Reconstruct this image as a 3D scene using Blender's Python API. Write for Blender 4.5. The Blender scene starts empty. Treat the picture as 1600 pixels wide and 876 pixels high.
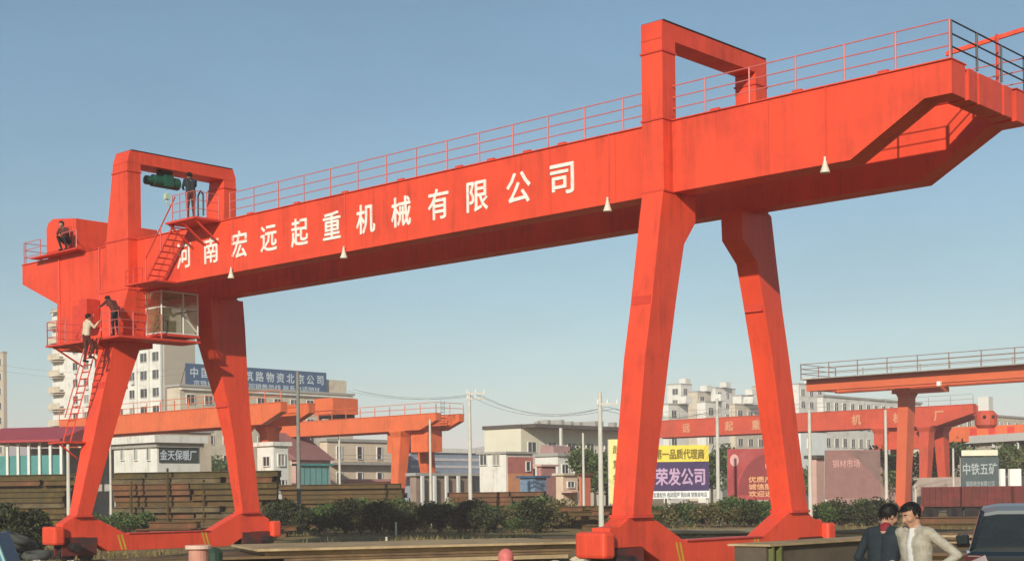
import bpy, bmesh, math, random
from mathutils import Vector, Matrix
R = math.radians
rnd = random.Random(7)
SC = bpy.context.scene
COL = SC.collection

# ------------------------------------------------------------------ camera
F_PX, PITCH, ROLL, YAW, PPY = 2290.9, R(0.321), R(-0.694), R(42.377), 759.4
EYE = Vector((22.496, -30.606, 2.3))
FW = Vector((-math.sin(YAW) * math.cos(PITCH), math.cos(YAW) * math.cos(PITCH), math.sin(PITCH)))
RT0 = Vector((math.cos(YAW), math.sin(YAW), 0))
UP0 = RT0.cross(FW)
RT = math.cos(ROLL) * RT0 + math.sin(ROLL) * UP0
UP = -math.sin(ROLL) * RT0 + math.cos(ROLL) * UP0
cam = bpy.data.cameras.new('camera'); camo = bpy.data.objects.new('camera', cam); COL.objects.link(camo)
camo.matrix_world = Matrix(((RT.x, UP.x, -FW.x, EYE.x), (RT.y, UP.y, -FW.y, EYE.y), (RT.z, UP.z, -FW.z, EYE.z), (0, 0, 0, 1)))
cam.sensor_width = 36; cam.lens = F_PX * 36 / 1600; cam.shift_y = (PPY - 438) / 1600
cam.clip_start = .1; cam.clip_end = 9000
SC.camera = camo

# ------------------------------------------------------------------ sky, sun, exposure
SUN_AZ, SUN_EL = R(27), R(21.0)              # the sun stands on the -Y side, a little towards +X
W = bpy.data.worlds.new('World'); SC.world = W; W.use_nodes = True
wn, wl = W.node_tree.nodes, W.node_tree.links
bg = wn['Background']
sky = wn.new('ShaderNodeTexSky'); sky.sky_type = 'NISHITA'; sky.sun_disc = False
sky.sun_elevation = SUN_EL; sky.sun_rotation = math.pi - SUN_AZ
sky.altitude = 50; sky.air_density = 1.0; sky.dust_density = 0.8; sky.ozone_density = 1.3
tint = wn.new('ShaderNodeMixRGB'); tint.blend_type = 'MULTIPLY'; tint.inputs[0].default_value = 1; tint.inputs[2].default_value = (.64, .96, 1.0, 1)   # the cool cast of the photograph's sky
wtc = wn.new('ShaderNodeTexCoord'); wmp = wn.new('ShaderNodeMapping'); wmp.inputs['Scale'].default_value = (2.2, 2.2, 7.0)
wnz = wn.new('ShaderNodeTexNoise'); wnz.inputs['Scale'].default_value = 1.6; wnz.inputs['Detail'].default_value = 6; wnz.inputs['Roughness'].default_value = .6
wmr = wn.new('ShaderNodeMapRange'); wmr.inputs[1].default_value = .3; wmr.inputs[2].default_value = .7; wmr.inputs[3].default_value = .93; wmr.inputs[4].default_value = 1.09
wmx = wn.new('ShaderNodeMixRGB'); wmx.blend_type = 'MULTIPLY'; wmx.inputs[0].default_value = 1   # thin uneven high cloud
wl.new(wtc.outputs['Generated'], wmp.inputs[0]); wl.new(wmp.outputs[0], wnz.inputs['Vector']); wl.new(wnz.outputs['Fac'], wmr.inputs[0])
wl.new(sky.outputs[0], tint.inputs[1]); wl.new(tint.outputs[0], wmx.inputs[1]); wl.new(wmr.outputs[0], wmx.inputs[2]); wl.new(wmx.outputs[0], bg.inputs[0]); bg.inputs[1].default_value = .093
sl = bpy.data.lights.new('sun', 'SUN'); sl.energy = 4.8; sl.angle = R(.6); sl.color = (1, .93, .82)
so = bpy.data.objects.new('sun', sl); COL.objects.link(so)
SUN_DIR = Vector((-math.sin(SUN_AZ) * math.cos(SUN_EL), math.cos(SUN_AZ) * math.cos(SUN_EL), -math.sin(SUN_EL)))
so.rotation_euler = SUN_DIR.to_track_quat('-Z', 'Y').to_euler(); so.location = (0, -60, 60)
SC.view_settings.view_transform = 'Standard'; SC.view_settings.look = 'None'
SC.view_settings.exposure = 0.0; SC.view_settings.gamma = 1.0; SC.view_settings.use_curve_mapping = False
SC.render.engine = 'CYCLES'
SC.cycles.max_bounces = 6; SC.cycles.volume_bounces = 1

# ------------------------------------------------------------------ helpers: where things stand
def ray(u, v): return FW + RT * ((u - 800) / F_PX) - UP * ((v - PPY) / F_PX)
def on_y(y, u, v): d = ray(u, v); return EYE + d * ((y - EYE.y) / d.y)
def on_x(x, u, v): d = ray(u, v); return EYE + d * ((x - EYE.x) / d.x)
def spot(u, d): p = EYE + ray(u, PPY) * d; return Vector((p.x, p.y, 0))
def high(u, v, d): return (EYE + ray(u, v) * d).z
VX = Vector((RT0.x, RT0.y, 0)); VY = Vector((-math.sin(YAW), math.cos(YAW), 0)); VZ = Vector((0, 0, 1))

def sstep(a, b, x): t = min(1, max(0, (x - a) / (b - a))); return t * t * (3 - 2 * t)
def ground_z(x, y):
    d = math.hypot(x - EYE.x, y - EYE.y)
    return .42 * (1 - sstep(18, 30, d)) + .03 * math.sin(x * .9 + y * .4) * math.sin(y * .7 - x * .3) * sstep(2000, 200, d)

# ------------------------------------------------------------------ helpers: materials
def rgb(r, g, b):
    f = lambda c: (c / 255 / 12.92) if c / 255 < .04045 else ((c / 255 + .055) / 1.055) ** 2.4
    return (f(r), f(g), f(b))
MATS = {}
def mat(name, col, rough=.7, var=.18, scale=3., metal=0., grime=None, col2=None, mix2=.5, scale2=.6, bump=0., spec=.4, alpha=None, streak=False, coat=0.):
    if name in MATS: return MATS[name]
    m = bpy.data.materials.new(name); m.use_nodes = True; MATS[name] = m
    n, l = m.node_tree.nodes, m.node_tree.links
    b = n['Principled BSDF']
    tc = n.new('ShaderNodeTexCoord')
    mp = n.new('ShaderNodeMapping'); l.new(tc.outputs['Object'], mp.inputs[0])
    if streak: mp.inputs['Scale'].default_value = (1, 1, .12)
    nz = n.new('ShaderNodeTexNoise'); nz.inputs['Scale'].default_value = scale; nz.inputs['Detail'].default_value = 5; nz.inputs['Roughness'].default_value = .65
    l.new(mp.outputs[0], nz.inputs['Vector'])
    rp = n.new('ShaderNodeValToRGB')
    lo = [max(0, c * (1 - var)) for c in col]; hi = [min(1, c * (1 + var)) for c in col]
    rp.color_ramp.elements[0].color = (*lo, 1); rp.color_ramp.elements[0].position = .3
    rp.color_ramp.elements[1].color = (*hi, 1); rp.color_ramp.elements[1].position = .7
    l.new(nz.outputs['Fac'], rp.inputs[0]); out = rp.outputs[0]
    if col2:
        n2 = n.new('ShaderNodeTexNoise'); n2.inputs['Scale'].default_value = scale2; n2.inputs['Detail'].default_value = 6; n2.inputs['Roughness'].default_value = .7
        l.new(tc.outputs['Object'], n2.inputs['Vector'])
        r2 = n.new('ShaderNodeValToRGB'); r2.color_ramp.elements[0].position = 1 - mix2 - .12 if mix2 < .88 else 0; r2.color_ramp.elements[1].position = min(1, 1 - mix2 + .12)
        l.new(n2.outputs['Fac'], r2.inputs[0])
        mx = n.new('ShaderNodeMixRGB'); l.new(r2.outputs[0], mx.inputs[0]); l.new(out, mx.inputs[1]); mx.inputs[2].default_value = (*col2, 1); out = mx.outputs[0]
    if grime:                             # thin run-off streaks and scuffed patches
        mp3 = n.new('ShaderNodeMapping'); l.new(tc.outputs['Object'], mp3.inputs[0]); mp3.inputs['Scale'].default_value = (1, 1, .07)
        n3 = n.new('ShaderNodeTexNoise'); n3.inputs['Scale'].default_value = 4.5; n3.inputs['Detail'].default_value = 8; n3.inputs['Roughness'].default_value = .75
        l.new(mp3.outputs[0], n3.inputs['Vector'])
        n4 = n.new('ShaderNodeTexNoise'); n4.inputs['Scale'].default_value = .45; n4.inputs['Detail'].default_value = 7; n4.inputs['Roughness'].default_value = .7; l.new(tc.outputs['Object'], n4.inputs['Vector'])
        mu = n.new('ShaderNodeMath'); mu.operation = 'MULTIPLY'; l.new(n3.outputs['Fac'], mu.inputs[0]); l.new(n4.outputs['Fac'], mu.inputs[1])
        r3 = n.new('ShaderNodeMapRange'); r3.inputs[1].default_value = .24; r3.inputs[2].default_value = .42; r3.inputs[3].default_value = 0; r3.inputs[4].default_value = grime[1]; l.new(mu.outputs[0], r3.inputs[0])
        m3 = n.new('ShaderNodeMixRGB'); l.new(r3.outputs[0], m3.inputs[0]); l.new(out, m3.inputs[1]); m3.inputs[2].default_value = (*grime[0], 1); out = m3.outputs[0]
        rr = n.new('ShaderNodeMapRange'); rr.inputs[3].default_value = rough - .1; rr.inputs[4].default_value = rough + .22; l.new(n4.outputs['Fac'], rr.inputs[0]); l.new(rr.outputs[0], b.inputs['Roughness'])
        b5 = n.new('ShaderNodeBump'); b5.inputs['Strength'].default_value = .25; b5.inputs['Distance'].default_value = .03; n5 = n.new('ShaderNodeTexNoise'); n5.inputs['Scale'].default_value = 1.1; n5.inputs['Detail'].default_value = 1
        l.new(tc.outputs['Object'], n5.inputs['Vector']); l.new(n5.outputs['Fac'], b5.inputs['Height']); l.new(b5.outputs[0], b.inputs['Normal'])
    l.new(out, b.inputs['Base Color'])
    b.inputs['Roughness'].default_value = rough; b.inputs['Metallic'].default_value = metal
    b.inputs['Specular IOR Level'].default_value = spec; b.inputs['Coat Weight'].default_value = coat
    if bump:
        bp = n.new('ShaderNodeBump'); bp.inputs['Strength'].default_value = bump; bp.inputs['Distance'].default_value = .02
        l.new(nz.outputs['Fac'], bp.inputs['Height']); l.new(bp.outputs[0], b.inputs['Normal'])
    return m
def leaf_mat(name, c1, c2, c3):
    m = bpy.data.materials.new(name); m.use_nodes = True; n, l = m.node_tree.nodes, m.node_tree.links; b = n['Principled BSDF']
    g = n.new('ShaderNodeNewGeometry'); rp = n.new('ShaderNodeValToRGB'); e = rp.color_ramp.elements
    e[0].color = (*c1, 1); e[1].color = (*c3, 1); k = e.new(.5); k.color = (*c2, 1)
    l.new(g.outputs['Random Per Island'], rp.inputs[0]); l.new(rp.outputs[0], b.inputs['Base Color']); b.inputs['Roughness'].default_value = .6
    b.inputs['Specular IOR Level'].default_value = .25
    return m

RED = mat('red_gloss_paint', (.77, .074, .030), .42, var=.09, scale=1.3, grime=((.30, .035, .022), .62), col2=(.63, .055, .028), mix2=.38, scale2=.4, streak=True, spec=.4)
RED_D = mat('red_paint_worn', (.62, .055, .03), .5, .12, 4)
RAIL = mat('pink_red_rail_paint', (.60, .14, .12), .5, .1, 5)
ORANGE = mat('orange_crane_paint', (.72, .15, .05), .5, .1, .8, grime=((.33, .08, .03), .6), col2=(.6, .12, .05), mix2=.35, scale2=.4)
ORRED = mat('orange_red_crane_paint', (.60, .085, .04), .5, .1, .8, grime=((.3, .06, .03), .7), col2=(.5, .08, .05), mix2=.4, scale2=.3)
WHITE_P = mat('white_letter_paint', (.82, .80, .75), .5, .05, 6)
LETTER = mat('worn_white_letter_paint', (.80, .76, .67), .6, .1, 3, col2=(.68, .36, .27), mix2=.36, scale2=7)
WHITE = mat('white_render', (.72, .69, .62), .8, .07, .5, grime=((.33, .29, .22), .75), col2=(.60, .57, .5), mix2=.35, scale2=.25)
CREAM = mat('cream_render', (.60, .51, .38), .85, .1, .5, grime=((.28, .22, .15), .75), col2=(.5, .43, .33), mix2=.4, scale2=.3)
TAN = mat('tan_render_and_shade', (.47, .40, .30), .85, .08, .4, col2=(.40, .34, .26), mix2=.4, scale2=.2)  # edge tower's own tan, also the painted shade on the tall tower's side
PINKW = mat('pink_render', (.58, .36, .30), .85, .12, .7)
GREYC = mat('grey_concrete', (.36, .34, .30), .85, .12, 2, bump=.2)
DARKW = mat('dark_roof_felt', (.09, .075, .06), .9, .2, 1)
GLASS = mat('dark_window_glass', (.05, .055, .055), .12, .3, .6, spec=.6)
_n, _l = GLASS.node_tree.nodes, GLASS.node_tree.links; _o = _n.new('ShaderNodeObjectInfo'); _r = _n.new('ShaderNodeValToRGB'); _r.color_ramp.interpolation = 'CONSTANT'   # curtains, open sashes and bare panes
for _p, _c in ((.0, (.03, .032, .03)), (.45, (.07, .075, .075)), (.7, (.16, .15, .13)), (.86, (.30, .27, .22)), (.95, (.10, .13, .12))):
    _e = _r.color_ramp.elements[0] if _p == 0 else (_r.color_ramp.elements[1] if _p == .45 else _r.color_ramp.elements.new(_p)); _e.position = _p; _e.color = (*_c, 1)
_l.new(_o.outputs['Random'], _r.inputs[0]); _l.new(_r.outputs[0], _n['Principled BSDF'].inputs['Base Color'])
FRAME = mat('pale_window_frame', (.66, .64, .58), .6, .06, 3)
STEEL = mat('weathered_steel', (.22, .17, .12), .65, .3, 2, metal=.2, col2=(.20, .10, .045), mix2=.5, scale2=.8, bump=.15)
RUST = mat('brown_rusted_steel', (.125, .062, .014), .8, .4, 2.2, col2=(.065, .05, .014), mix2=.5, scale2=.5, bump=.3)
RUST_R = mat('red_rusted_steel', (.17, .065, .025), .8, .35, 2, col2=(.10, .055, .02), mix2=.5, scale2=.6, bump=.3)
DARKM = mat('dark_greasy_metal', (.035, .03, .028), .5, .3, 5, metal=.4)
POLEW = mat('pale_concrete_pole', (.58, .54, .46), .8, .1, 2)
POLEG = mat('grey_concrete_pole', (.22, .21, .18), .8, .15, 2)
GREENP = mat('green_machine_paint', (.012, .085, .055), .45, .2, 5)
TEAL = mat('teal_sheet_metal', (.07, .25, .23), .6, .15, .8)
BLUE = mat('blue_board', (.04, .10, .19), .6, .1, 1)
WIRE = mat('wire_black', (.12, .12, .12), .6, .1, 5)

# ------------------------------------------------------------------ helpers: meshes
ORG = {}
class MB:
    def __init__(s): s.v = []; s.f = []
    def add(s, vs, fs):
        k = len(s.v); s.v += [Vector(v) for v in vs]; s.f += [tuple(i + k for i in f) for f in fs]; return s
    def box(s, a, b):
        (x0, y0, z0), (x1, y1, z1) = a, b
        return s.add([(x0, y0, z0), (x1, y0, z0), (x1, y1, z0), (x0, y1, z0), (x0, y0, z1), (x1, y0, z1), (x1, y1, z1), (x0, y1, z1)],
                     [(3, 2, 1, 0), (4, 5, 6, 7), (0, 1, 5, 4), (1, 2, 6, 5), (2, 3, 7, 6), (3, 0, 4, 7)])
    def obox(s, o, ex, ey, ez):           # o = corner, ex/ey/ez = full edge vectors
        o, ex, ey, ez = map(Vector, (o, ex, ey, ez))
        return s.add([o, o + ex, o + ex + ey, o + ey, o + ez, o + ex + ez, o + ex + ey + ez, o + ey + ez],
                     [(3, 2, 1, 0), (4, 5, 6, 7), (0, 1, 5, 4), (1, 2, 6, 5), (2, 3, 7, 6), (3, 0, 4, 7)])
    def prism(s, pts, ext):               # planar outline pushed along ext
        n = len(pts); e = Vector(ext); P = [Vector(p) for p in pts]
        return s.add(P + [p + e for p in P], [tuple(range(n - 1, -1, -1)), tuple(range(n, 2 * n))] + [(i, (i + 1) % n, n + (i + 1) % n, n + i) for i in range(n)])
    def loft(s, rings, cap=True):
        n = len(rings[0]); fs = []
        for k in range(len(rings) - 1):
            for i in range(n): fs.append((k * n + i, k * n + (i + 1) % n, (k + 1) * n + (i + 1) % n, (k + 1) * n + i))
        if cap: fs += [tuple(range(n - 1, -1, -1)), tuple(range((len(rings) - 1) * n, len(rings) * n))]
        return s.add([p for r in rings for p in r], fs)
    def tube(s, a, b, r, n=6, r2=None):
        a, b = Vector(a), Vector(b); d = (b - a)
        if d.length < 1e-6: return s
        d.normalize(); q = d.orthogonal().normalized(); w = d.cross(q); r2 = r if r2 is None else r2
        ring = lambda c, rr: [c + (q * math.cos(2 * math.pi * i / n) + w * math.sin(2 * math.pi * i / n)) * rr for i in range(n)]
        return s.loft([ring(a, r), ring(b, r2)])
    def path(s, pts, r, n=6):
        for a, b in zip(pts[:-1], pts[1:]): s.tube(a, b, r, n)
        return s
    def sphere(s, c, rx, ry=None, rz=None, nu=12, nv=8):
        ry = ry or rx; rz = rz or rx; c = Vector(c); rings = []
        for j in range(1, nv):
            t = math.pi * j / nv
            rings.append([c + Vector((rx * math.sin(t) * math.cos(2 * math.pi * i / nu), ry * math.sin(t) * math.sin(2 * math.pi * i / nu), -rz * math.cos(t))) for i in range(nu)])
        return s.loft(rings)
    def build(s, name, m, parent=None, smooth=False, bevel=0):
        me = bpy.data.meshes.new(name); off = ORG.get(parent.name, Vector((0, 0, 0))) if parent else Vector((0, 0, 0))
        me.from_pydata([v - off for v in s.v], [], s.f); me.update()
        bm = bmesh.new(); bm.from_mesh(me); bmesh.ops.recalc_face_normals(bm, faces=bm.faces)
        bm.to_mesh(me); bm.free()
        for mm in (m if isinstance(m, (list, tuple)) else [m]): me.materials.append(mm)
        if smooth:
            for p in me.polygons: p.use_smooth = True
        o = bpy.data.objects.new(name, me); COL.objects.link(o)
        if parent: o.parent = parent
        ORG[o.name] = off
        if bevel:
            bv = o.modifiers.new('bevel', 'BEVEL'); bv.width = bevel; bv.segments = 2; bv.limit_method = 'ANGLE'
        return o
def tag(o, label=None, cat=None, group=None, kind=None):
    if label and not kind: kind = 'thing'
    for k, v in (('label', label), ('category', cat), ('group', group), ('kind', kind)):
        if v: o[k] = v
    return o
def thing(name, loc, label, cat, group=None):
    o = bpy.data.objects.new(name, None); COL.objects.link(o); o.location = loc; o.empty_display_size = .2
    ORG[o.name] = Vector(loc)
    return tag(o, label, cat, group)
KIDS = {}
def copy_tree(o, parent=None):
    c = o.copy(); COL.objects.link(c); ORG[c.name] = ORG.get(o.name, Vector((0, 0, 0)))
    if parent: c.parent = parent; c.matrix_parent_inverse = o.matrix_parent_inverse.copy()
    for ch in o.children: copy_tree(ch, c)
    return c
def railing(mb, pts, h=.88, rows=(.29, .58, .88), step=1.35, r=.016):
    for a, b in zip(pts[:-1], pts[1:]):
        a, b = Vector(a), Vector(b); L = (b - a).length; n = max(1, round(L / step))
        for i in range(n + 1):
            p = a.lerp(b, i / n); mb.tube(p, p + VZ * h, r * 1.5, 5)
        for z in rows: mb.tube(a + VZ * z, b + VZ * z, r, 5)
    return mb
def bow(pts_a, pts_b, sag, n=14):
    a, b = Vector(pts_a), Vector(pts_b)
    return [a.lerp(b, i / n) - VZ * sag * 4 * (i / n) * (1 - i / n) for i in range(n + 1)]
def text(string, name, m, origin, right, size, parent=None, bold=.012, depth=.012, up=(0, 0, 1), width=None):
    cu = bpy.data.curves.new('t', 'FONT'); cu.body = string; cu.size = size; cu.extrude = depth / 2
    cu.align_x = 'CENTER'; cu.align_y = 'CENTER'; cu.resolution_u = 2
    to = bpy.data.objects.new('t', cu); COL.objects.link(to)
    dg = bpy.context.evaluated_depsgraph_get(); me = bpy.data.meshes.new_from_object(to.evaluated_get(dg))
    COL.objects.unlink(to); bpy.data.objects.remove(to)
    r = Vector(right).normalized(); u = Vector(up); nrm = r.cross(u)
    xs = [v.co.x for v in me.vertices] or [0, 1]; ys = [v.co.y for v in me.vertices] or [0, 1]
    sx = 1 if width is None else width / max(1e-6, max(xs) - min(xs)); cx = (max(xs) + min(xs)) / 2; cy = (max(ys) + min(ys)) / 2
    mb = MB(); fs = [tuple(p.vertices) for p in me.polygons]; b = bold * size
    for k, (dx, dy) in enumerate(((0, 0), (b, 0), (-b, 0), (0, b), (0, -b)) if bold else ((0, 0),)):   # heavier strokes
        mb.add([Vector(origin) + r * ((v.co.x - cx) * sx + dx) + u * (v.co.y - cy + dy) + nrm * (v.co.z + .0018 * k) for v in me.vertices], fs)
    bpy.data.meshes.remove(me)
    return mb.build(name, m, parent)

# ================================================================== SETTING: ground, hills
def polar(name, m, radii, ang, zf, closed):
    mb = MB(); n = len(ang)
    for r in radii:
        for a in ang: x, y = EYE.x + r * math.cos(a), EYE.y + r * math.sin(a); mb.v.append(Vector((x, y, zf(x, y, r, a))))
    for k in range(len(radii) - 1):
        for i in range(n if closed else n - 1):
            j = (i + 1) % n; mb.f.append((k * n + i, k * n + j, (k + 1) * n + j, (k + 1) * n + i))
    return mb.build(name, m, smooth=True)
GROUND = mat('yard_dirt', (.33, .225, .095), .95, .3, .9, spec=.08, col2=(.19, .145, .06), mix2=.5, scale2=.09, bump=.6)
radii = [.3] + [1.5 * 1.075 ** k for k in range(110)]
g = polar('ground', GROUND, [r for r in radii if r < 3400], [2 * math.pi * i / 160 for i in range(160)], lambda x, y, r, a: ground_z(x, y), True)
tag(g, kind='structure')
HILL = mat('hill_scrub', (.10, .10, .065), .95, .3, .01, col2=(.17, .14, .09), mix2=.5, scale2=.004)
fa = math.atan2(VY.y, VY.x)
def hz(x, y, r, a):
    u = 800 - math.tan(a - fa) * F_PX
    top = 60 + 26 * math.sin(u * .0063 + 2.2) + 17 * math.sin(u * .017 + .6) + 7 * math.sin(u * .051) + 3 * math.sin(u * .13 + 1)
    if u < 120: top += 25
    if 430 < u < 770: top += 34 * math.sin((u - 430) / 340 * math.pi)
    t = (r - 1500) / 500
    return -2 + .7 * (top + 4 * math.sin(r * .03 + u * .04)) * (sstep(0, 1, t) if t < 1 else 1 - .6 * sstep(1, 2.2, t))
tag(polar('hills', HILL, [1500 + 40 * i for i in range(26)], [fa + R(-24 + i * .4) for i in range(121)], hz, False), kind='structure')

# ================================================================== MAIN CRANE
S, D = 24.55, 4.95
H1, H2, H3, H3L = 10.10, 11.95, 14.50, 15.27
GX0, GX1 = -32.9, 7.72
crane = thing('gantry_crane', (-12, 2.4, 0), 'huge red double girder gantry crane with white lettering spanning the yard', 'gantry crane')
def girder_profile(y): return [(GX0, y, H2), (GX0, y, H2 - .78), (GX0 + 2.7, y, H1), (5.15, y, H1), (7.05, y, H2 - .76), (GX1, y, H2 - .76), (GX1, y, H2)]
girders = []
for y0, y1 in ((.4, 1.08), (3.87, 4.55)):
    mb = MB().prism(girder_profile(y0), (0, y1 - y0, 0))
    gd = mb.build('girder', RED, crane); girders.append(gd)
    fl = MB()                                           # top plate, weld lines and lip
    fl.box((GX0 - .02, y0 - .05, H2 + .002), (GX1 + .02, y1 + .05, H2 + .03))
    fl.build('top_plate', RED, gd)
    for x in (-29.3, -21.9, -16.0, -10.0, -4.2, -1.9, 2.9):
        MB().box((x, y0 - .004, H1 + .01), (x + .025, y0 - .001, H2 - .01)).build('weld_seam', RED_D, gd)
    tr = MB().box((GX0 + .3, (y0 + y1) / 2 - .04, H2 + .031), (GX1 - .3, (y0 + y1) / 2 + .04, H2 + .13)); tr.build('trolley_rail', DARKM, gd)
# lettering on the near girder
lt = '河南宏远起重机械有限公司'
for i, ch in enumerate(lt):
    text(ch, 'lettering', LETTER, (-21.6 + i * 1.621, .4 - .012, 11.02), (1, 0, 0), .98, girders[0], bold=.015, depth=.016, width=.84 if ch not in '公' else .9)
# end ties
for nm, x0, x1 in (('end_tie', 7.2, 7.7), ('end_tie', GX0 + .05, GX0 + .5)):
    MB().box((x0, 1.30, H2 - .74), (x1, 1.75, H2 - .02)).box((x0 + .05, 1.08, H2 - .7), (x1 - .2, 3.87, H2 - .1)).box((x0, 1.85, H2 - .74), (x1, 3.1, H2 - .02)).box((x0, 3.2, H2 - .74), (x1, 3.66, H2 - .02)).build(nm, RED, crane)
# handrails
rl = MB(); railing(rl, [(-18.9, .42, H2 + .03), (GX1 - .05, .42, H2 + .03)]); rl.build('handrail', RAIL, crane)
rl = MB(); railing(rl, [(GX0 + .1, .42, H2 + .03), (-31.5, .42, H2 + .03)]); rl.build('handrail', RAIL, crane)
rl = MB(); railing(rl, [(GX0 + .1, 4.53, H2 + .03), (GX1 - .05, 4.53, H2 + .03)]); rl.build('handrail', RAIL, crane)
rl = MB(); railing(rl, [(GX1 - .05, .5, H2 + .03), (GX1 - .05, 4.45, H2 + .03)], r=.02); rl.build('handrail', DARKM, crane)
rl = MB(); railing(rl, [(GX0 + .1, .5, H2 + .03), (GX0 + .1, 4.45, H2 + .03)]); rl.build('handrail', RAIL, crane)
# mast arm at the far right end
MB().tube((7.5, 3.3, H2), (7.5, 3.3, H2 + 1.25), .04).obox((6.2, 3.26, H2 + 1.0), (2.5, .3, .32), (0, .07, 0), (0, 0, .1)).build('cable_arm', RED, crane)
# clips along the upper edge
for x in (-20.6, -17.9, -15.4, -13.0, -10.4, -7.9, -6.6, -5.2, -3.9, 1.2, 3.6, 5.9):
    MB().box((x, .37, H2 + .032), (x + .26, .47, H2 + .085)).build('rail_clip', RED_D, crane)
# portals
def pillar_l(z):
    pts = ((10.1, 1.95), (12., 1.47), (14.6, 1.0), (14.75, .96))
    for (a, wa), (b, wb) in zip(pts[:-1], pts[1:]):
        if a <= z <= b: return wa + (wb - wa) * (z - a) / (b - a)
    return pts[-1][1]
def portal(xr, wf, top, parent, chamfer):
    P = MB()
    yi0, yi1 = .57, D - .57
    for ya, yb in ((0, yi0), (yi1, D)):
        zs = [H1, 12., 14.05 if top < 15 else 14.8]
        rings = []
        for z in zs: w = wf(z); rings.append([(xr - w, ya, z), (xr, ya, z), (xr, yb, z), (xr - w, yb, z)])
        P.loft(rings)
    w = wf(14.7); zb = top - .46
    oc = [(0, zb), (0, top - chamfer), (chamfer * .35, top), (D - chamfer * .3, top), (D, top - chamfer * .8), (D, zb)]
    # closed cap beam, slightly narrower than the pillars where they meet
    P.prism([(xr - w + .004, y, z) for y, z in oc], (w - .008, 0, 0))
    o = P.build('portal_frame', RED, parent)
    for z in (H1 + .001, H2 + .02, top - .78):
        w = wf(min(z, 14.7))
        for ya, yb in ((-.03, yi0 + .03), (yi1 - .03, D + .03)): MB().box((xr - w - .03, ya, z - .025), (xr + .03, yb, z + .025)).build('flange', RED_D, o)
    MB().box((xr - w - .02, .04 + chamfer * .35, top), (xr + .02, D - .04 - chamfer * .3, top + .025)).build('top_plate', DARKM, o)
    return o
portal(0, lambda z: .68, H3, crane, .03)
portal(-S, pillar_l, H3L, crane, .42)
# legs
def leg(secs, flare=None):
    mb = MB(); rings = []
    for z, x0, x1, y0, y1 in secs: rings.append([(x0, y0, z), (x1, y0, z), (x1, y1, z), (x0, y1, z)])
    o = mb.loft(rings).build('leg', RED, crane)
    bb = MB()
    z, x0, x1, y0, y1 = secs[0]; bb.box((x0 - .05, y0 - .05, z - .04), (x1 + .05, y1 + .05, z + .04))
    bb.build('flange', RED_D, o)
    z, x0, x1, y0, y1 = secs[-4]
    for yy in (y0 - .035, y1 - .005): MB().box((x0 + .04, yy, z - .12), (x1 - .04, yy + .04, z + .1)).build('joint_plate', RED_D, o)
    return o
def xr_(z): return (-.68, 0)
LR = [(1.72, -1.47, -.73), (5.73, -.89, .12), (7.25, -.56, .46), (8.8, -.27, .86), (9.42, -.16, 1.38), (H1, -.02, 1.42)]
leg([(z, -.68, -.002, a, b) for z, a, b in LR])
LRb = [(1.72, 6.0, 6.86), (6.1, 5.06, 5.95), (7.5, 4.68, 5.61), (8.72, 4.32, 5.36), (9.3, 3.62, 5.25), (H1, 3.58, 5.1)]
leg([(z, -.68, -.002, a, b) for z, a, b in LRb])
LL = [(1.72, .55, -2.24, -1.66), (4.4, .75, -1.55, -.80), (6.5, .85, -1.04, -.09), (7.86, .95, -.70, .45), (9.3, 1.5, -.25, 1.3), (H1, 1.94, -.01, 1.4)]
leg([(z, -S - w, -S - .002, a, b) for z, w, a, b in LL])
LLb = [(1.72, .5, 5.12, 5.97), (4.7, .68, 4.72, 5.62), (6.0, .8, 4.45, 5.5), (7.6, 1.0, 4.05, 5.4), (9.0, 1.2, 3.72, 5.33), (H1, 1.94, 3.7, 5.24)]
leg([(z, -S - w, -S - .002, a, b) for z, w, a, b in LLb])
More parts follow.
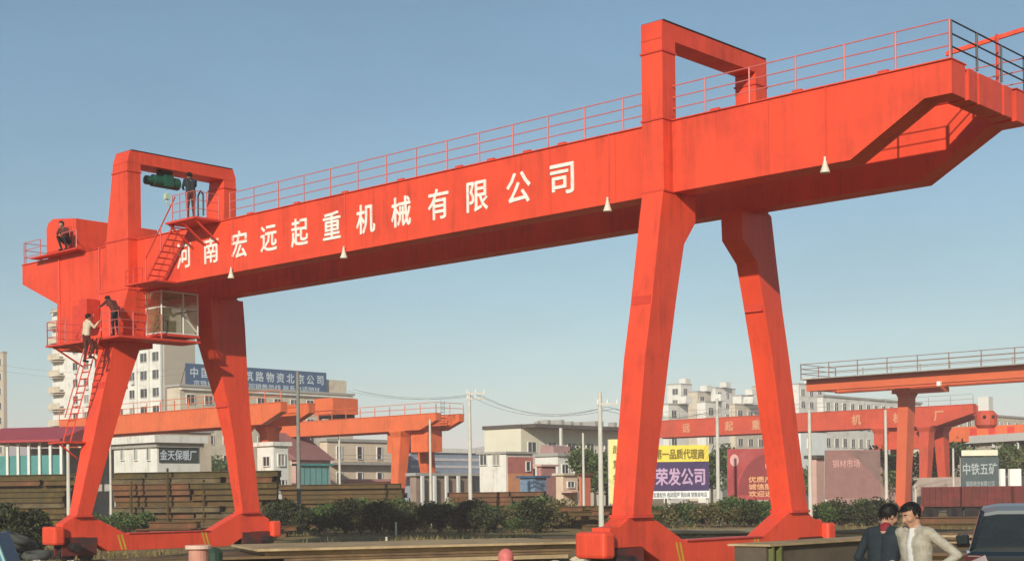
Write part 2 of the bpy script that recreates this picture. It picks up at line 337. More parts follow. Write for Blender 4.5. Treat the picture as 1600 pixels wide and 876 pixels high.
# sill beams with bogies
YEL = mat('yellow_black_hazard_paint', (.55, .38, .04), .6, .2, 4)
BOGIE = mat('dark_red_bogie', (.16, .022, .016), .7, .3, 4, col2=(.05, .03, .025), mix2=.5, scale2=1.5)  # dark red mottled with blackish brown
def sill(x0, x1, ya, yb, fa0, fa1, fb0, fb1):
    oc = [(ya, .95), (ya, 1.45), (fa0 - .45, 1.48), (fa0 - .12, 1.68), (fa1 + .15, 1.68), (fa1 + 1.55, 1.03), (fb0 - 1.5, 1.03), (fb0 - .12, 1.68), (fb1 + .12, 1.68), (fb1 + .45, 1.48), (yb, 1.45), (yb, .95),
          (fb1 - .35, .95), (fb0 - .6, .42), (fa1 + .75, .42), (fa0 + .4, .95)]
    o = MB().prism([(x0, y, z) for y, z in oc], (x1 - x0, 0, 0)).build('sill_beam', RED, crane, bevel=.015)
    lip = MB().box((x0 - .06, fa1 + 1.6, 1.032), (x1 + .06, fb0 - 1.55, 1.06)).build('top_plate', RED_D, o)
    for y in (fa1 + 1.3, fb0 - 1.75):
        for k in (0, .16): MB().obox((x1 + .004, y + k, .45), (.004, 0, 0), (0, .07, 0), (0, -.18, .56)).build('hazard_stripe', YEL, o)
    for y, sg in ((ya, -1), (yb, 1)):
        b = MB().prism([(x0 - .18, y + sg * .02, .70), (x1 + .22, y + sg * .02, .70), (x1 + .22, y + sg * .02, 1.36), (x0 - .18, y + sg * .02, 1.36)], (0, sg * .44, 0)).build('buffer_box', RED, o, bevel=.09)
        wheels = []
        for q in (.25, 1.0):
            yy = y - sg * q
            w = MB().tube(((x0 + x1) / 2 - .09, yy, .38), ((x0 + x1) / 2 + .09, yy, .38), .27, 20).tube(((x0 + x1) / 2 + .09, yy, .38), ((x0 + x1) / 2 + .14, yy, .38), .32, 20).tube(((x0 + x1) / 2 - .16, yy, .38), ((x0 + x1) / 2 + .22, yy, .38), .07, 10)
            w.build('wheel', DARKM, o)
        m = MB().box((x0 - .03, min(y - sg * 1.35, y + sg * .05), .3), (x0 + .05, max(y - sg * 1.35, y + sg * .05), .94)).box((x1 - .05, min(y - sg * 1.35, y + sg * .05), .3), (x1 + .03, max(y - sg * 1.35, y + sg * .05), .94)).build('bogie_plate', BOGIE, o)
        MB().tube((x1 + .05, y - sg * .3, .62), (x1 + .5, y - sg * .3, .62), .16, 14).build('drive_motor', DARKM, o)
    return o
sill(-.62, -.06, -2.35, 7.75, -1.47, -.73, 6.0, 6.86)
sill(-S - .6, -S - .1, -2.75, 6.5, -2.24, -1.66, 5.12, 5.97)
# flood lamps and their conduits
for x in (-18.72, -12.83, -2.1, 4.53):
    o = MB().tube((x, .30, H1 + .02), (x, .30, H1 + .16), .03, 8).loft([[(x + r * math.cos(t * math.pi / 7), .30 + r * math.sin(t * math.pi / 7), z) for t in range(14)] for r, z in ((.035, H1 + .08), (.055, H1 - .02), (.115, H1 - .19), (.12, H1 - .22))]).build('flood_lamp', mat('cream_enamel', (.66, .60, .48), .4, .08, 6), crane)
    MB().tube((x, .375, H1 + .1), (x, .375, H2), .016, 6).build('conduit', RED_D, o)
# electrical room hung under the left overhang
room = MB().box((-30.2, .38, 8.22), (-26.9, 2.6, H1 - .01)).build('electrical_room', RED, crane)
MB().box((-29.0, .33, 8.3), (-28.1, .385, 9.9)).build('door', RED_D, room)
MB().box((-27.55, -.25, 8.9), (-27.0, .3, 9.95)).build('cabinet', RED_D, crane)
for x in (-27.1, -30.0): MB().tube((x, .36, 8.3), (x, .36, H2), .028).build('conduit', RED_D, crane)
# platform round the left leg
pf = MB().box((-28.3, -1.25, 8.12), (-24.95, .37, 8.2)).box((-25.3, -1.25, 8.121), (-23.3, .0, 8.199)).box((-24.5, .0, 8.12), (-23.3, 2.3, 8.2)).build('platform', RED_D, crane)
rl = MB(); railing(rl, [(-26.9, -1.2, 8.2), (-28.25, -1.2, 8.2), (-28.25, .3, 8.2)], step=.7, r=.014); rl.build('handrail', RAIL, pf); rl = MB(); railing(rl, [(-24.5, -1.2, 8.2), (-23.35, -1.2, 8.2), (-23.35, .6, 8.2)], step=.7, r=.015)
rl.build('handrail', RAIL, pf)
for x in (-27.9, -26.5, -25.2): MB().obox((x, -1.2, 8.1), (.06, 0, 0), (0, 1.3, -.7), (0, .0, .06)).build('bracket', RED_D, pf)
# operator cabin
cb = thing  # cabin is a part of the crane
cx0, cx1, cy0, cy1, cz0, cz1 = -25.6, -23.55, .75, 2.35, 8.42, 10.02
cab = MB().box((cx0, cy0, cz0 - .08), (cx1 + .05, cy1 + .05, cz0)).box((cx0, cy0, cz1), (cx1 + .05, cy1 + .03, cz1 + .06)).box((cx0, cy0, cz0 + .001), (cx0 + .05, cy1, cz1 - .001)).build('cabin', RED_D, crane)
wf = MB(); t = .05
def bar(a, b): wf.tube(a, b, .032, 6)
for y in (cy0, (cy0 + cy1) / 2 + .15, cy1): bar((cx1, y, cz0), (cx1 + (.0 if y < cy1 else 0), y, cz1))
for z in (cz0 + .03, cz0 + .98, cz1 - .03): bar((cx1, cy0, z), (cx1, cy1, z))
for y in (cy0, cy1):
    for x in (cx0, (cx0 + cx1) / 2): bar((x, y, cz0), (x, y, cz1))
    for z in (cz0 + .03, cz0 + .98, cz1 - .03): bar((cx0, y, z), (cx1, y, z))
bar((cx1, (cy0 + cy1) / 2 + .15, cz0 + .75), (cx1, cy1, cz0 + .1))
wf.build('window_frame', FRAME, cab)
CABG = bpy.data.materials.new('cabin_glass'); CABG.use_nodes = True
nn = CABG.node_tree.nodes; ll = CABG.node_tree.links; pb = nn['Principled BSDF']; pb.inputs['Base Color'].default_value = (.45, .42, .22, 1); pb.inputs['Roughness'].default_value = .1; pb.inputs['Transmission Weight'].default_value = .55; pb.inputs['Alpha'].default_value = .38
tcn = nn.new('ShaderNodeTexNoise'); tcn.inputs['Scale'].default_value = 2; mr = nn.new('ShaderNodeMapRange'); mr.inputs[3].default_value = .05; mr.inputs[4].default_value = .25; ll.new(tcn.outputs['Fac'], mr.inputs[0]); ll.new(mr.outputs[0], pb.inputs['Roughness'])
MB().box((cx1 - .012, cy0 + .04, cz0 + .04), (cx1 - .004, cy1 - .04, cz1 - .04)).box((cx0 + .06, cy0 + .004, cz0 + .04), (cx1 - .04, cy0 + .012, cz1 - .04)).build('pane', CABG, cab)
SEATM = mat('dark_green_seat', (.02, .05, .03), .8, .2, 4)
MB().box((-24.7, 1.3, cz0 + .001), (-24.2, 1.8, cz0 + .45)).box((-24.8, 1.32, cz0 + .45), (-24.66, 1.78, cz0 + 1.0)).build('seat', SEATM, cab)
# stair beside the near girder, landings and ladders
def ladder(mb, a, b, side, step=.28, r=.025):
    a, b, side = Vector(a), Vector(b), Vector(side); n = int((b - a).length / step)
    mb.obox(a - VZ * .06, b - a, side.normalized() * .03, VZ * .12); mb.obox(a + side - VZ * .06, b - a, side.normalized() * .03, VZ * .12)
    for i in range(1, n + 1):
        p = a.lerp(b, i / (n + 1)); mb.tube(p, p + side, r, 5)
    return mb
st = MB(); ladder(st, (-22.75, -.45, 10.15), (-20.9, -.45, 12.05), (0, .7, 0)); st.build('stair', RED_D, crane)
st = MB(); st.path([(-22.75, -.45, 10.95), (-20.9, -.45, 12.9)], .025).tube((-22.75, -.45, 10.15), (-22.75, -.45, 10.95), .025).tube((-21.8, -.45, 11.1), (-21.8, -.45, 11.95), .022).build('handrail', RED_D, crane)
lp = MB().box((-23.9, -.6, 10.06), (-22.0, .36, 10.12)).build('landing', RED_D, crane)
rl = MB(); railing(rl, [(-23.85, -.58, 10.12), (-22.8, -.58, 10.12)], h=.5, rows=(.25, .5), step=.5); rl.build('handrail', RED_D, lp)
st = MB(); ladder(st, (-23.6, -.5, 8.2), (-23.2, -.5, 10.1), (0, .5, 0)); st.build('ladder', RED_D, crane)
up = MB().box((-21.15, -.7, 11.93), (-19.4, .37, 12.0)).build('landing', RED_D, crane)
for x in (-21.05, -20.3, -19.55): MB().obox((x, -.65, 11.91), (.06, 0, 0), (0, 1.05, -.75), (0, 0, .07)).build('bracket', RED_D, up)
rl = MB(); railing(rl, [(-20.75, -.67, 12.0), (-19.45, -.67, 12.0), (-19.45, .35, 12.0)], step=.45, r=.014); rl.build('handrail', RAIL, up)
MB().path([(-19.75, -.3, 12.07), (-19.75, -.3, 12.8), (-19.6, -.3, 12.95), (-19.45, -.3, 12.8), (-19.45, -.3, 12.07)], .03).build('grab_rail', DARKM, up)
st = MB(); ladder(st, (-25.95, -1.95, 4.45), (-24.75, -1.45, 8.2), (.5, 0, 0)); st.build('ladder', RED_D, crane)
st = MB(); st.path([(-25.45, -2.15, 5.3), (-24.25, -1.65, 9.0)], .022).build('handrail', RAIL, crane)
ld = MB().box((-26.2, -2.4, 4.36), (-25.0, -1.5, 4.42)).obox((-25.6, -2.3, 4.3), (.05, 0, 0), (0, .7, -.5), (0, 0, .06)).build('landing', RED_D, crane)
# collector strip under the near girder
MB().box((-17, 1.2, H1 + .25), (-1, 1.26, H1 + .33)).build('cable_track', DARKM, crane)

# the trolley house on the left overhang
hs = thing('trolley_house', (-28.5, 2.4, H2 + .13), 'orange red machine house riding on the left overhang of the big crane', 'crane trolley')
MB().prism([(-31.35, .6, 12.28), (-29.15, .6, 12.28), (-29.15, .6, 13.42), (-30.85, .6, 13.62), (-31.2, .6, 13.5), (-31.35, .6, 13.3)], (0, 3.8, 0)).build('housing', RED, hs, bevel=.03)
MB().box((-31.4, .66, 12.1), (-28.9, 4.3, 12.27)).build('undercarriage', RED_D, hs)
MB().box((-29.9, .57, 12.3), (-29.45, .605, 13.15)).build('door', RED_D, hs)
for x in (-31.0, -29.3):
    for y in (.74, 4.21): MB().tube((x, y - .06, 12.2), (x, y + .06, 12.2), .11, 14).build('wheel', DARKM, hs)
ov = MB(); ov.box((-31.5, -.05, 12.0), (-28.0, .34, 12.06)); wk = ov.build('walkway', RED_D, crane)
MB().tube((-29.3, .0, 12.06), (-29.3, .0, 12.75), .025).tube((-28.1, .0, 12.06), (-28.1, .0, 12.75), .025).tube((-29.3, .0, 12.74), (-28.1, .0, 12.74), .02).build('handrail', RAIL, wk)

# electric hoist under the left portal
ho = thing('electric_hoist', (-24.95, 1.9, 14.4), 'dark green electric hoist hanging under the left portal of the big crane', 'hoist')
MB().tube((-24.95, 1.35, 14.38), (-24.95, 2.5, 14.38), .23, 16).box((-25.15, 1.75, 14.2), (-24.7, 2.15, 14.62)).build('drum', GREENP, ho)
MB().tube((-24.95, 1.05, 14.36), (-24.95, 1.34, 14.36), .17, 14).build('motor', GREENP, ho)
MB().box((-25.05, 1.6, 14.6), (-24.85, 2.2, 14.8)).build('trolley', DARKM, ho)
hk = MB().tube((-24.95, 2.0, 13.95), (-24.95, 2.0, 14.2), .012).box((-25.03, 1.9, 13.75), (-24.87, 2.1, 13.96)).path([(-24.95, 2.0, 13.75), (-24.95, 2.0, 13.62), (-24.95, 2.1, 13.54), (-24.95, 2.2, 13.6)], .025).build('hook', mat('pale_green_paint', (.45, .6, .42), .5, .1, 5), ho)

# crane rails on the ground
for x in (-.34, -S - .35):
    b = MB()
    b.box((x - .06, -34, .0), (x + .06, 75, .03)).box((x - .02, -34, .03), (x + .02, 75, .09)).box((x - .035, -34, .09), (x + .035, 75, .115))
    tag(b.build('crane_rail', STEEL), 'steel crane rail under the wheels of the %s legs of the big crane' % ('right hand' if x > -5 else 'left hand'), 'rail')
# ================================================================== BUILDINGS
def unit_window(w, h, deep=.12, frame=FRAME, split=1):
    """a window facing +X at the origin: frame mesh with its pane as a child"""
    f = MB(); t = .07
    f.box((-.02, -w / 2, -h / 2), (deep, -w / 2 + t, h / 2)).box((-.02, w / 2 - t, -h / 2), (deep, w / 2, h / 2)).box((-.02, -w / 2 + t, -h / 2), (deep + .05, w / 2 - t, -h / 2 + t)).box((-.02, -w / 2 + t, h / 2 - t), (deep, w / 2 - t, h / 2))
    for k in range(1, split + 1): y = -w / 2 + w * k / (split + 1); f.box((-.02, y - .03, -h / 2 + t), (deep * .7, y + .03, h / 2 - t))
    fo = f.build('window', frame)
    MB().box((-.01, -w / 2 + t, -h / 2 + t), (deep * .35, w / 2 - t, h / 2 - t)).build('pane', GLASS, fo)
    return fo
WIN = {}
def windows(parent, pts, face, w, h, split=1, frame=FRAME):
    key = (w, h, split, frame.name)
    for p in pts:
        if key in WIN: o = copy_tree(WIN[key], parent)
        else: o = unit_window(w, h, split=split, frame=frame); o.parent = parent; WIN[key] = o
        o.location = Vector(p) - ORG[parent.name]
        o.rotation_euler = (0, 0, 0 if face == 'x' else -math.pi / 2)
def corner_house(name, label, cat, u0, u1, u2, d, vtop, mL, mR=None, group=None, roof=.35, roofm=None, over=.25, zb=0):
    """box building whose near vertical edge stands at column u1, depth d; the -Y face runs left to u0 and the +X face right to u2"""
    c = spot(u1, d); x0 = on_y(c.y, u0, 700).x; y1 = on_x(c.x, u2, 700).y; zt = high(u1, vtop, d)
    t = thing(name, (c.x, c.y, 0), label, cat, group)
    MB().box((x0, c.y, zb - .3), (c.x, y1, zt)).build('wall', mL, t)
    if roof: MB().box((x0 - over, c.y - over, zt + .003), (c.x + over, y1 + over, zt + roof)).build('roof', roofm or GREYC, t)
    return t, x0, c.x, c.y, y1, zt
def plane_v(u, v, axis, val): return on_y(val, u, v) if axis == 'y' else on_x(val, u, v)

# tall apartment tower behind the left legs
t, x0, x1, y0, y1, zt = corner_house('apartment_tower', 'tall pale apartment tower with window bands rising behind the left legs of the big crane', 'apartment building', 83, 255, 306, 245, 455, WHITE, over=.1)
fl = [zt - 1.7 - 3.0 * i for i in range(int(zt / 3.0))]
xs = [x1 - 1.6 - 3.6 * k for k in range(int((x1 - x0) / 3.6))]
DW = mat('olive_dark_glazing', (.075, .07, .045), .25, .3, .5, spec=.5)
windows(t, [(x, y0, z) for z in fl[:9] for x in xs[:2]], 'y', 2.3, 1.6)
windows(t, [(x, y0, z) for z in fl[:9] for x in xs[2:-1]], 'y', 1.7, 1.5)
for k, x in enumerate((x1 - .02, x1 - 3.5, x1 - 7.1)): MB().box((x - .45, y0 - .35, 0), (x + .1, y0 - .002, zt - .3)).build('rib', WHITE, t)
for z in fl[:10]:
    MB().box((x0 + .6, y0 - 1.3, z - 1.5), (x0 + 4.4, y0 - .003, z - 1.3)).box((x0 + .6, y0 - 1.3, z - 1.3), (x0 + 4.4, y0 - 1.15, z - .4)).box((x0 + .8, y0 - 1.25, z + 1.15), (x0 + 4.2, y0 - .003, z + 1.25)).build('balcony', CREAM, t)
MB().box((x1 + .003, y0 + .4, 0), (x1 + .08, y1, zt - .2)).build('side_face', TAN, t)  # tan sheet that puts the shade of this side into its colour
ac = None
for z in fl[:9]:
    for x in xs[2:-1]:
        if rnd.random() < .3: MB().box((x - .1, y0 - .5, z - 1.35), (x + .8, y0 - .08, z - .85)).build('air_conditioner', FRAME, t)
# tower at the picture's edge
t, x0, x1, y0, y1, zt = corner_house('apartment_tower', 'brown apartment tower cut off at the left edge beyond the red roofed shed', 'apartment building', -70, 7, 12, 300, 551, TAN, over=.1)
windows(t, [(x1 - 1.5 - 3.2 * k, y0, zt - 1.8 - 3 * i) for k in range(4) for i in range(8)], 'y', 1.6, 1.5)
# long building that carries the blue board
t, x0, x1, y0, y1, zt = corner_house('office_block', 'low cream office block carrying the blue rooftop board', 'building', 262, 283, 552, 225, 603, CREAM, over=.3)
n = int((y1 - y0) / 3.4)
windows(t, [(x1, y0 + 1.9 + 3.4 * k, zt - 1.9 - 3.1 * i) for k in range(n) for i in range(4)], 'x', 1.6, 1.5)
MB().box((x1 + .01, y0, zt - .5), (x1 + .5, y1, zt - .25)).build('cornice', WHITE, t)
pt = MB().box((x1 - 6, y1 - 5, zt + .36), (x1 - 1, y1 - .5, zt + 2.6)).build('stair_head', CREAM, t)
ya, yb = on_x(x1 - .5, 290, 590).y, on_x(x1 - .5, 510, 590).y
zb_, zt_ = on_x(x1 - .5, 292, 604).z, on_x(x1 - .5, 292, 567).z
b = thing('rooftop_board', (x1 - .5, (ya + yb) / 2, zt + .35), 'long blue rooftop board with two rows of white Chinese characters', 'billboard')
MB().box((x1 - .62, ya, zb_), (x1 - .5, yb, zt_)).build('panel', BLUE, b)
fr = MB()
for k in range(9): y = ya + .2 + (yb - ya - .4) * k / 8; fr.tube((x1 - .7, y, zt + .3), (x1 - .7, y, zt_), .06, 5).tube((x1 - 2.2, y, zt + .3), (x1 - .7, y, zt_ - .3), .05, 5)
fr.build('frame', DARKM, b)
LW = mat('board_white_letters', (.55, .60, .64), .6, .05, 5)
big, small = '中国铁道建筑路物资北京公司', '京铁集团兰新分公司销售热线 联系电话地址'
hgt = zt_ - zb_
for i, ch in enumerate(big): text(ch, 'lettering', LW, (x1 - .48, ya + (yb - ya) * (i + .75) / 13.4, zb_ + hgt * .63), (0, 1, 0), hgt * .46, b, bold=.02)
text(small, 'lettering', LW, (x1 - .48, (ya + yb) / 2, zb_ + hgt * .2), (0, 1, 0), hgt * .24, b, bold=.01, width=(yb - ya) * .9)
# white workshop with the dark sign
t, x0, x1, y0, y1, zt = corner_house('workshop', 'low white workshop with a dark shop sign beyond the rusty steel stack', 'building', 178, 246, 312, 118, 698, WHITE, zb=0)
MB().box((x0 - .6, y0 - .6, zt + .36), (x1 + .6, y1 + .4, zt + .95)).build('parapet', WHITE, t)
windows(t, [(on_y(y0, u, 705).x, y0, on_y(y0, u, 709).z) for u in (192, 213, 233)], 'y', .55, 1.1)
za, zc = on_x(x1, 270, 722).z, on_x(x1, 270, 699).z
sg = MB().box((x1 + .02, y0 + .15, za), (x1 + .1, y1 - .2, zc)).build('sign', mat('dark_sign_board', (.045, .06, .055), .6, .1, 2), t)
text('金天保暖厂', 'lettering', LW, (x1 + .12, (y0 + y1) / 2 - .1, (za + zc) / 2), (0, 1, 0), (zc - za) * .72, sg, bold=.015, width=(y1 - y0) * .85)
# long cream building behind it
t, x0, x1, y0, y1, zt = corner_house('terrace', 'cream flat roofed terrace seen under the left orange crane beyond the white workshop', 'building', 120, 175, 330, 150, 672, CREAM)
windows(t, [(x1, y0 + 1.4 + 2.6 * k, zt - 1.6) for k in range(int((y1 - y0) / 2.6))], 'x', 1.1, 1.3)
# small white and teal house
t, x0, x1, y0, y1, zt = corner_house('site_cabin', 'small white and grey two storey cabin beside the right edge of the rear left leg', 'cabin', 402, 428, 450, 125, 696, WHITE, roofm=WHITE)
windows(t, [(x1, (y0 + y1) / 2, zt - 1.2), (x1, (y0 + y1) / 2, zt - 3.4)], 'x', .8, 1.1)
windows(t, [(x1 - .9, y0, zt - 1.3)], 'y', 1.0, .9)
# pink roofed house with a teal shed in front
t, x0, x1, y0, y1, zt = corner_house('brick_house', 'pinkish brick house with a dark red roof behind the teal shed', 'house', 455, 466, 516, 150, 718, PINKW, roof=0)
MB().prism([(x1 + .4, y0 - .4, zt), (x1 - 5, y0 - .4, zt + 3.0), (x0 - .4, y0 - .4, zt)], (0, y1 - y0 + .8, 0)).build('roof', mat('dull_red_roof_tiles', (.27, .13, .12), .8, .25, 3), t)
t, x0, x1, y0, y1, zt = corner_house('metal_shed', 'turquoise sheet metal shed below the dark red roof', 'shed', 462, 470, 514, 128, 727, mat('turquoise_sheet', (.17, .33, .31), .6, .12, 1), roofm=TEAL, roof=.2)
for k in range(5): MB().box((x1 + .003, y0 + .3 + k * (y1 - y0) / 5, .2), (x1 + .05, y0 + .36 + k * (y1 - y0) / 5, zt - .05)).build('seam', TEAL, t)
# cream gallery building
t, x0, x1, y0, y1, zt = corner_house('gallery_house', 'cream two storey house with open galleries behind the orange crane leg', 'building', 500, 512, 612, 172, 689, mat('peach_render', (.66, .52, .38), .85, .1, .5), roofm=GREYC)
n = int((y1 - y0) / 3.2)
windows(t, [(x1, y0 + 1.8 + 3.2 * k, z) for k in range(n) for z in (zt - 1.3, zt - 4.4)], 'x', .9, 1.6, split=0)
for z in (zt - 2.6, zt - 5.6): MB().box((x1 + .003, y0, z - .15), (x1 + 1.0, y1, z + .1)).build('gallery_slab', GREYC, t)
rl = MB(); railing(rl, [(x1 + .95, y0 + .1, zt - 2.5), (x1 + .95, y1 - .1, zt - 2.5)], h=.9, rows=(.45, .9), step=1.2, r=.03); rl.build('handrail', GREYC, t)
t, x0, x1, y0, y1, zt = corner_house('brown_store', 'low dull pink store in front of the cream gallery house', 'shed', 535, 545, 618, 140, 752, PINKW, roofm=mat('dusty_pink_sheet_roof', (.36, .22, .2), .8, .15, 1), roof=.25)
# long blue roofed shed
t, x0, x1, y0, y1, zt = corner_house('long_shed', 'long low blue grey shed with a pale roof edge right of the orange crane leg', 'shed', 625, 642, 752, 160, 706, mat('blue_grey_sheet', (.26, .30, .36), .7, .12, .6), roofm=WHITE, roof=.5)
for z in (zt - .9, zt - 1.7): MB().box((x1 + .003, y0, z), (x1 + .06, y1, z + .3)).build('stripe', mat('pale_band', (.55, .5, .5), .7, .1, 1), t)
MB().box((x1 + .01, y0 - .5, zt - 2.6), (x1 + 2.2, y1, zt - 2.45)).build('awning', GREYC, t)
t, x0, x1, y0, y1, zt = corner_house('open_store', 'low open fronted store with pale posts behind the hedge', 'shed', 640, 650, 742, 118, 743, mat('dusty_brown_render', (.30, .22, .17), .9, .2, 1), roofm=GREYC, roof=.25)
for k in range(5): MB().box((x1 + .3, y0 + .2 + k * (y1 - y0) / 5, 0), (x1 + .5, y0 + .45 + k * (y1 - y0) / 5, zt)).build('post', FRAME, t)
# white house with two windows, orange side
t, x0, x1, y0, y1, zt = corner_house('white_house', 'small white house with two square windows and an orange side wall', 'house', 749, 791, 832, 140, 708, WHITE, roof=.2, roofm=GREYC)
windows(t, [(on_y(y0, u, 718).x, y0, on_y(y0, u, 718).z) for u in (756, 776)], 'y', 1.0, 1.1)
MB().box((x1 + .003, y0 + .2, 0), (x1 + .07, y1, zt - 1.9)).build('side_face', mat('faded_orange_wall', (.62, .27, .13), .8, .15, 1), t)
MB().box((x1 + .004, y0 + .2, zt - 1.9), (x1 + .06, y1, zt - .3)).build('side_face', mat('faded_red_wall', (.45, .15, .12), .8, .15, 1), t)
windows(t, [(x1 + .04, y0 + (y1 - y0) * .8, zt - 1.2)], 'x', .7, 1.0, split=0)
# long flat roofed hall
t, x0, x1, y0, y1, zt = corner_house('flat_roofed_hall', 'long cream hall with a dark overhanging flat roof left of the front right leg', 'hall', 757, 815, 985, 200, 668, mat('pale_yellow_render', (.68, .62, .48), .85, .07, .3), roof=.5, roofm=DARKW, over=.2)
MB().box((x1, y0 + .1, zt + .001), (x1 + 2.6, y1, zt + .49)).build('eave', DARKW, t)
n = int((y1 - y0) / 4.2)
windows(t, [(x1, y0 + 2.2 + 4.2 * k, zt - z) for k in range(n) for z in (2.6, 6.2)], 'x', 1.8, 1.5)
for k in range(14): MB().box((x1 + .2 - rnd.random() * 3, y0 + 3 + k * 2.4, zt + .51), (x1 + .9 - rnd.random(), y0 + 3.7 + k * 2.4, zt + .9 + rnd.random() * .6)).build('roof_vent', GREYC, t)
MB().box((x1 + 2.61, y0 + 5, 0), (x1 + 2.9, y0 + 5.3, zt)).box((x1 + 2.61, y0 + 25, 0), (x1 + 2.9, y0 + 25.3, zt)).build('post', FRAME, t)
t, x0, x1, y0, y1, zt = corner_house('stepped_house', 'pale balcony house with a dull pink rooftop hut in front of the dark roofed hall', 'house', 836, 872, 908, 165, 712, WHITE)
windows(t, [(x1, y0 + 1.2 + 2.2 * k, zt - 1.5 - 3 * i) for k in range(2) for i in range(2)], 'x', 1.2, 1.2)
MB().box((x1 + .003, y0, zt - 3.2), (x1 + 1, y1, zt - 3.0)).box((x1 + .9, y0, zt - 3.0), (x1 + 1, y1, zt - 2.1)).build('balcony', CREAM, t)
MB().prism([(x0 + .3, y0 + .5, zt + .36), (x1 - 1, y0 + .5, zt + .36), (x1 - 1.1, y0 + .5, zt + 1.15), (x0 + .5, y0 + .5, zt + 1.35)], (0, 3, 0)).build('rooftop_hut', mat('faded_pink_tarp', (.38, .22, .20), .7, .15, 2), t)
# sheds and boxes in the clutter
def small_box(name, label, cat, u0, u1, u2, d, v0, v1, m, roofm, legs=True):
    t, x0, x1, y0, y1, zt = corner_house(name, label, cat, u0, u1, u2, d, v0, m, roof=.18, roofm=roofm, zb=high(u1, v1, d) if legs else 0)
    if legs:
        for x in (x0 + .2, x1 - .2):
            for y in (y0 + .2, y1 - .2): MB().box((x - .1, y - .1, 0), (x + .1, y + .1, high(u1, v1, d) - .28)).build('post', DARKM, t)
    return t, x0, x1, y0, y1, zt
small_box('blue_container', 'small blue grey container standing among the scrap heaps', 'container', 812, 836, 853, 124, 746, 790, mat('blue_container_paint', (.17, .25, .34), .6, .15, 2), BLUE, False)
t, x0, x1, y0, y1, zt = small_box('kiosk', 'pale peach kiosk with a flat awning beside the pole', 'kiosk', 868, 880, 902, 126, 742, 790, mat('peach_panel', (.66, .50, .36), .7, .1, 1), CREAM, False)
MB().box((x1 + .01, y0 - .4, zt - 1.5), (x1 + 1.3, y1 + .4, zt - 1.38)).build('awning', PINKW, t); windows(t, [(x1, (y0 + y1) / 2, zt - .8)], 'x', 1.0, .6)
small_box('red_booth', 'small orange red booth right of the peach kiosk', 'booth', 904, 908, 922, 124, 742, 790, mat('orange_red_panel', (.62, .17, .09), .7, .1, 2), RUST_R, False)
small_box('red_container', 'dull pinkish red container behind the scrap heaps', 'container', 838, 846, 868, 136, 728, 790, mat('dull_pink_container', (.42, .20, .18), .7, .15, 2), PINKW, False)
# red roofed shed at the left edge
c0 = spot(-40, 120); c1 = spot(97, 118)
ax = (c1 - c0).normalized(); ay = Vector((-ax.y, ax.x, 0)); L = (c1 - c0).length
z1, z2 = high(60, 690, 118), high(60, 668, 118)
t = thing('open_shed', c0, 'long open shed with a dark red metal roof at the left edge', 'shed')
MB().prism([c0 + VZ * z1 - ay * .8, c0 + VZ * (z1 + .18) - ay * .8, c0 + VZ * (z2 + .3) + ay * 4, c0 + VZ * (z1 + .1) + ay * 9, c0 + VZ * (z1 - .05) + ay * 9], ax * (L + .3)).build('roof', mat('dark_red_sheet_roof', (.40, .045, .05), .45, .12, .8), t)
MB().obox(c0 + ay * .2, ax * L, ay * .2, VZ * (z1 - 1.05)).build('wall', TEAL, t)
for k in range(9): MB().obox(c0 + ax * (L * k / 8.2) + ay * .0, ax * .22, ay * .15, VZ * (z1 - .02)).build('post', FRAME, t)
MB().obox(c0 + ay * 8.0, ax * L, ay * .2, VZ * (z1 - .2)).build('wall', GREYC, t)

# houses on the rise at the right, far behind
far = [(1044, 1066, 1082, 420, 600), (1076, 1092, 1112, 400, 612), (1108, 1120, 1150, 440, 606), (1146, 1160, 1178, 400, 618), (1176, 1186, 1196, 430, 604), (1238, 1250, 1290, 380, 600), (1090, 1104, 1128, 330, 628), (1140, 1150, 1200, 330, 632), (1036, 1046, 1076, 330, 632)]
words_ = ['with a stair head on top left of the row', 'second from the left of the far row', 'broad and square in the middle of the far row', 'low beside the broad far block', 'slim and nearest the rear right leg', 'tall and white right of the rear right leg', 'lower and darker in front of the far row', 'low and long just left of the rear right leg', 'low and nearest the front right leg']
for k, (a, b_, c_, d, v) in enumerate(far):
    t, x0, x1, y0, y1, zt = corner_house('far_apartment_block', 'far pale apartment block, ' + words_[k], 'apartment building', a, b_, c_, d, v, (WHITE, CREAM, WHITE)[k % 3], group='far apartment blocks above the right hand cranes', over=.1)
    windows(t, [(x1, y0 + 2 + 4.2 * i, zt - 2 - 3.2 * j) for i in range(int((y1 - y0) / 4.2)) for j in range(3)], 'x', 2.1, 1.8)
    windows(t, [(x1 - 2 - 4.2 * i, y0, zt - 2 - 3.2 * j) for i in range(int((x1 - x0) / 4.2)) for j in range(3)], 'y', 2.1, 1.8)
    MB().box((x0 + 2, y0 + 3, zt + .11 + .25), (x0 + 4.4, y0 + 5.4, zt + 1.9)).build('stair_head', WHITE, t)
t, x0, x1, y0, y1, zt = corner_house('white_hut', 'white boxy hut below the far tower, right of the rear right leg', 'hut', 1240, 1252, 1292, 190, 672, mat('bright_white_render', (.8, .8, .76), .7, .05, 1))
windows(t, [(x1, y0 + 2 + 2.6 * k, zt - 1.7) for k in range(int((y1 - y0) / 2.6) - 1)], 'x', .9, 1.3)
t, x0, x1, y0, y1, zt = corner_house('long_block', 'long white window lined block seen under the upper right crane', 'building', 1278, 1288, 1440, 260, 619, WHITE)
windows(t, [(x1, y0 + 1.6 + 2.9 * k, zt - 1.7 - 3.2 * j) for k in range(int((y1 - y0) / 2.9)) for j in range(3)], 'x', 1.5, 1.6)
t, x0, x1, y0, y1, zt = corner_house('long_block', 'long grey cream block at the right edge behind the crane cab', 'building', 1428, 1440, 1700, 250, 642, CREAM)
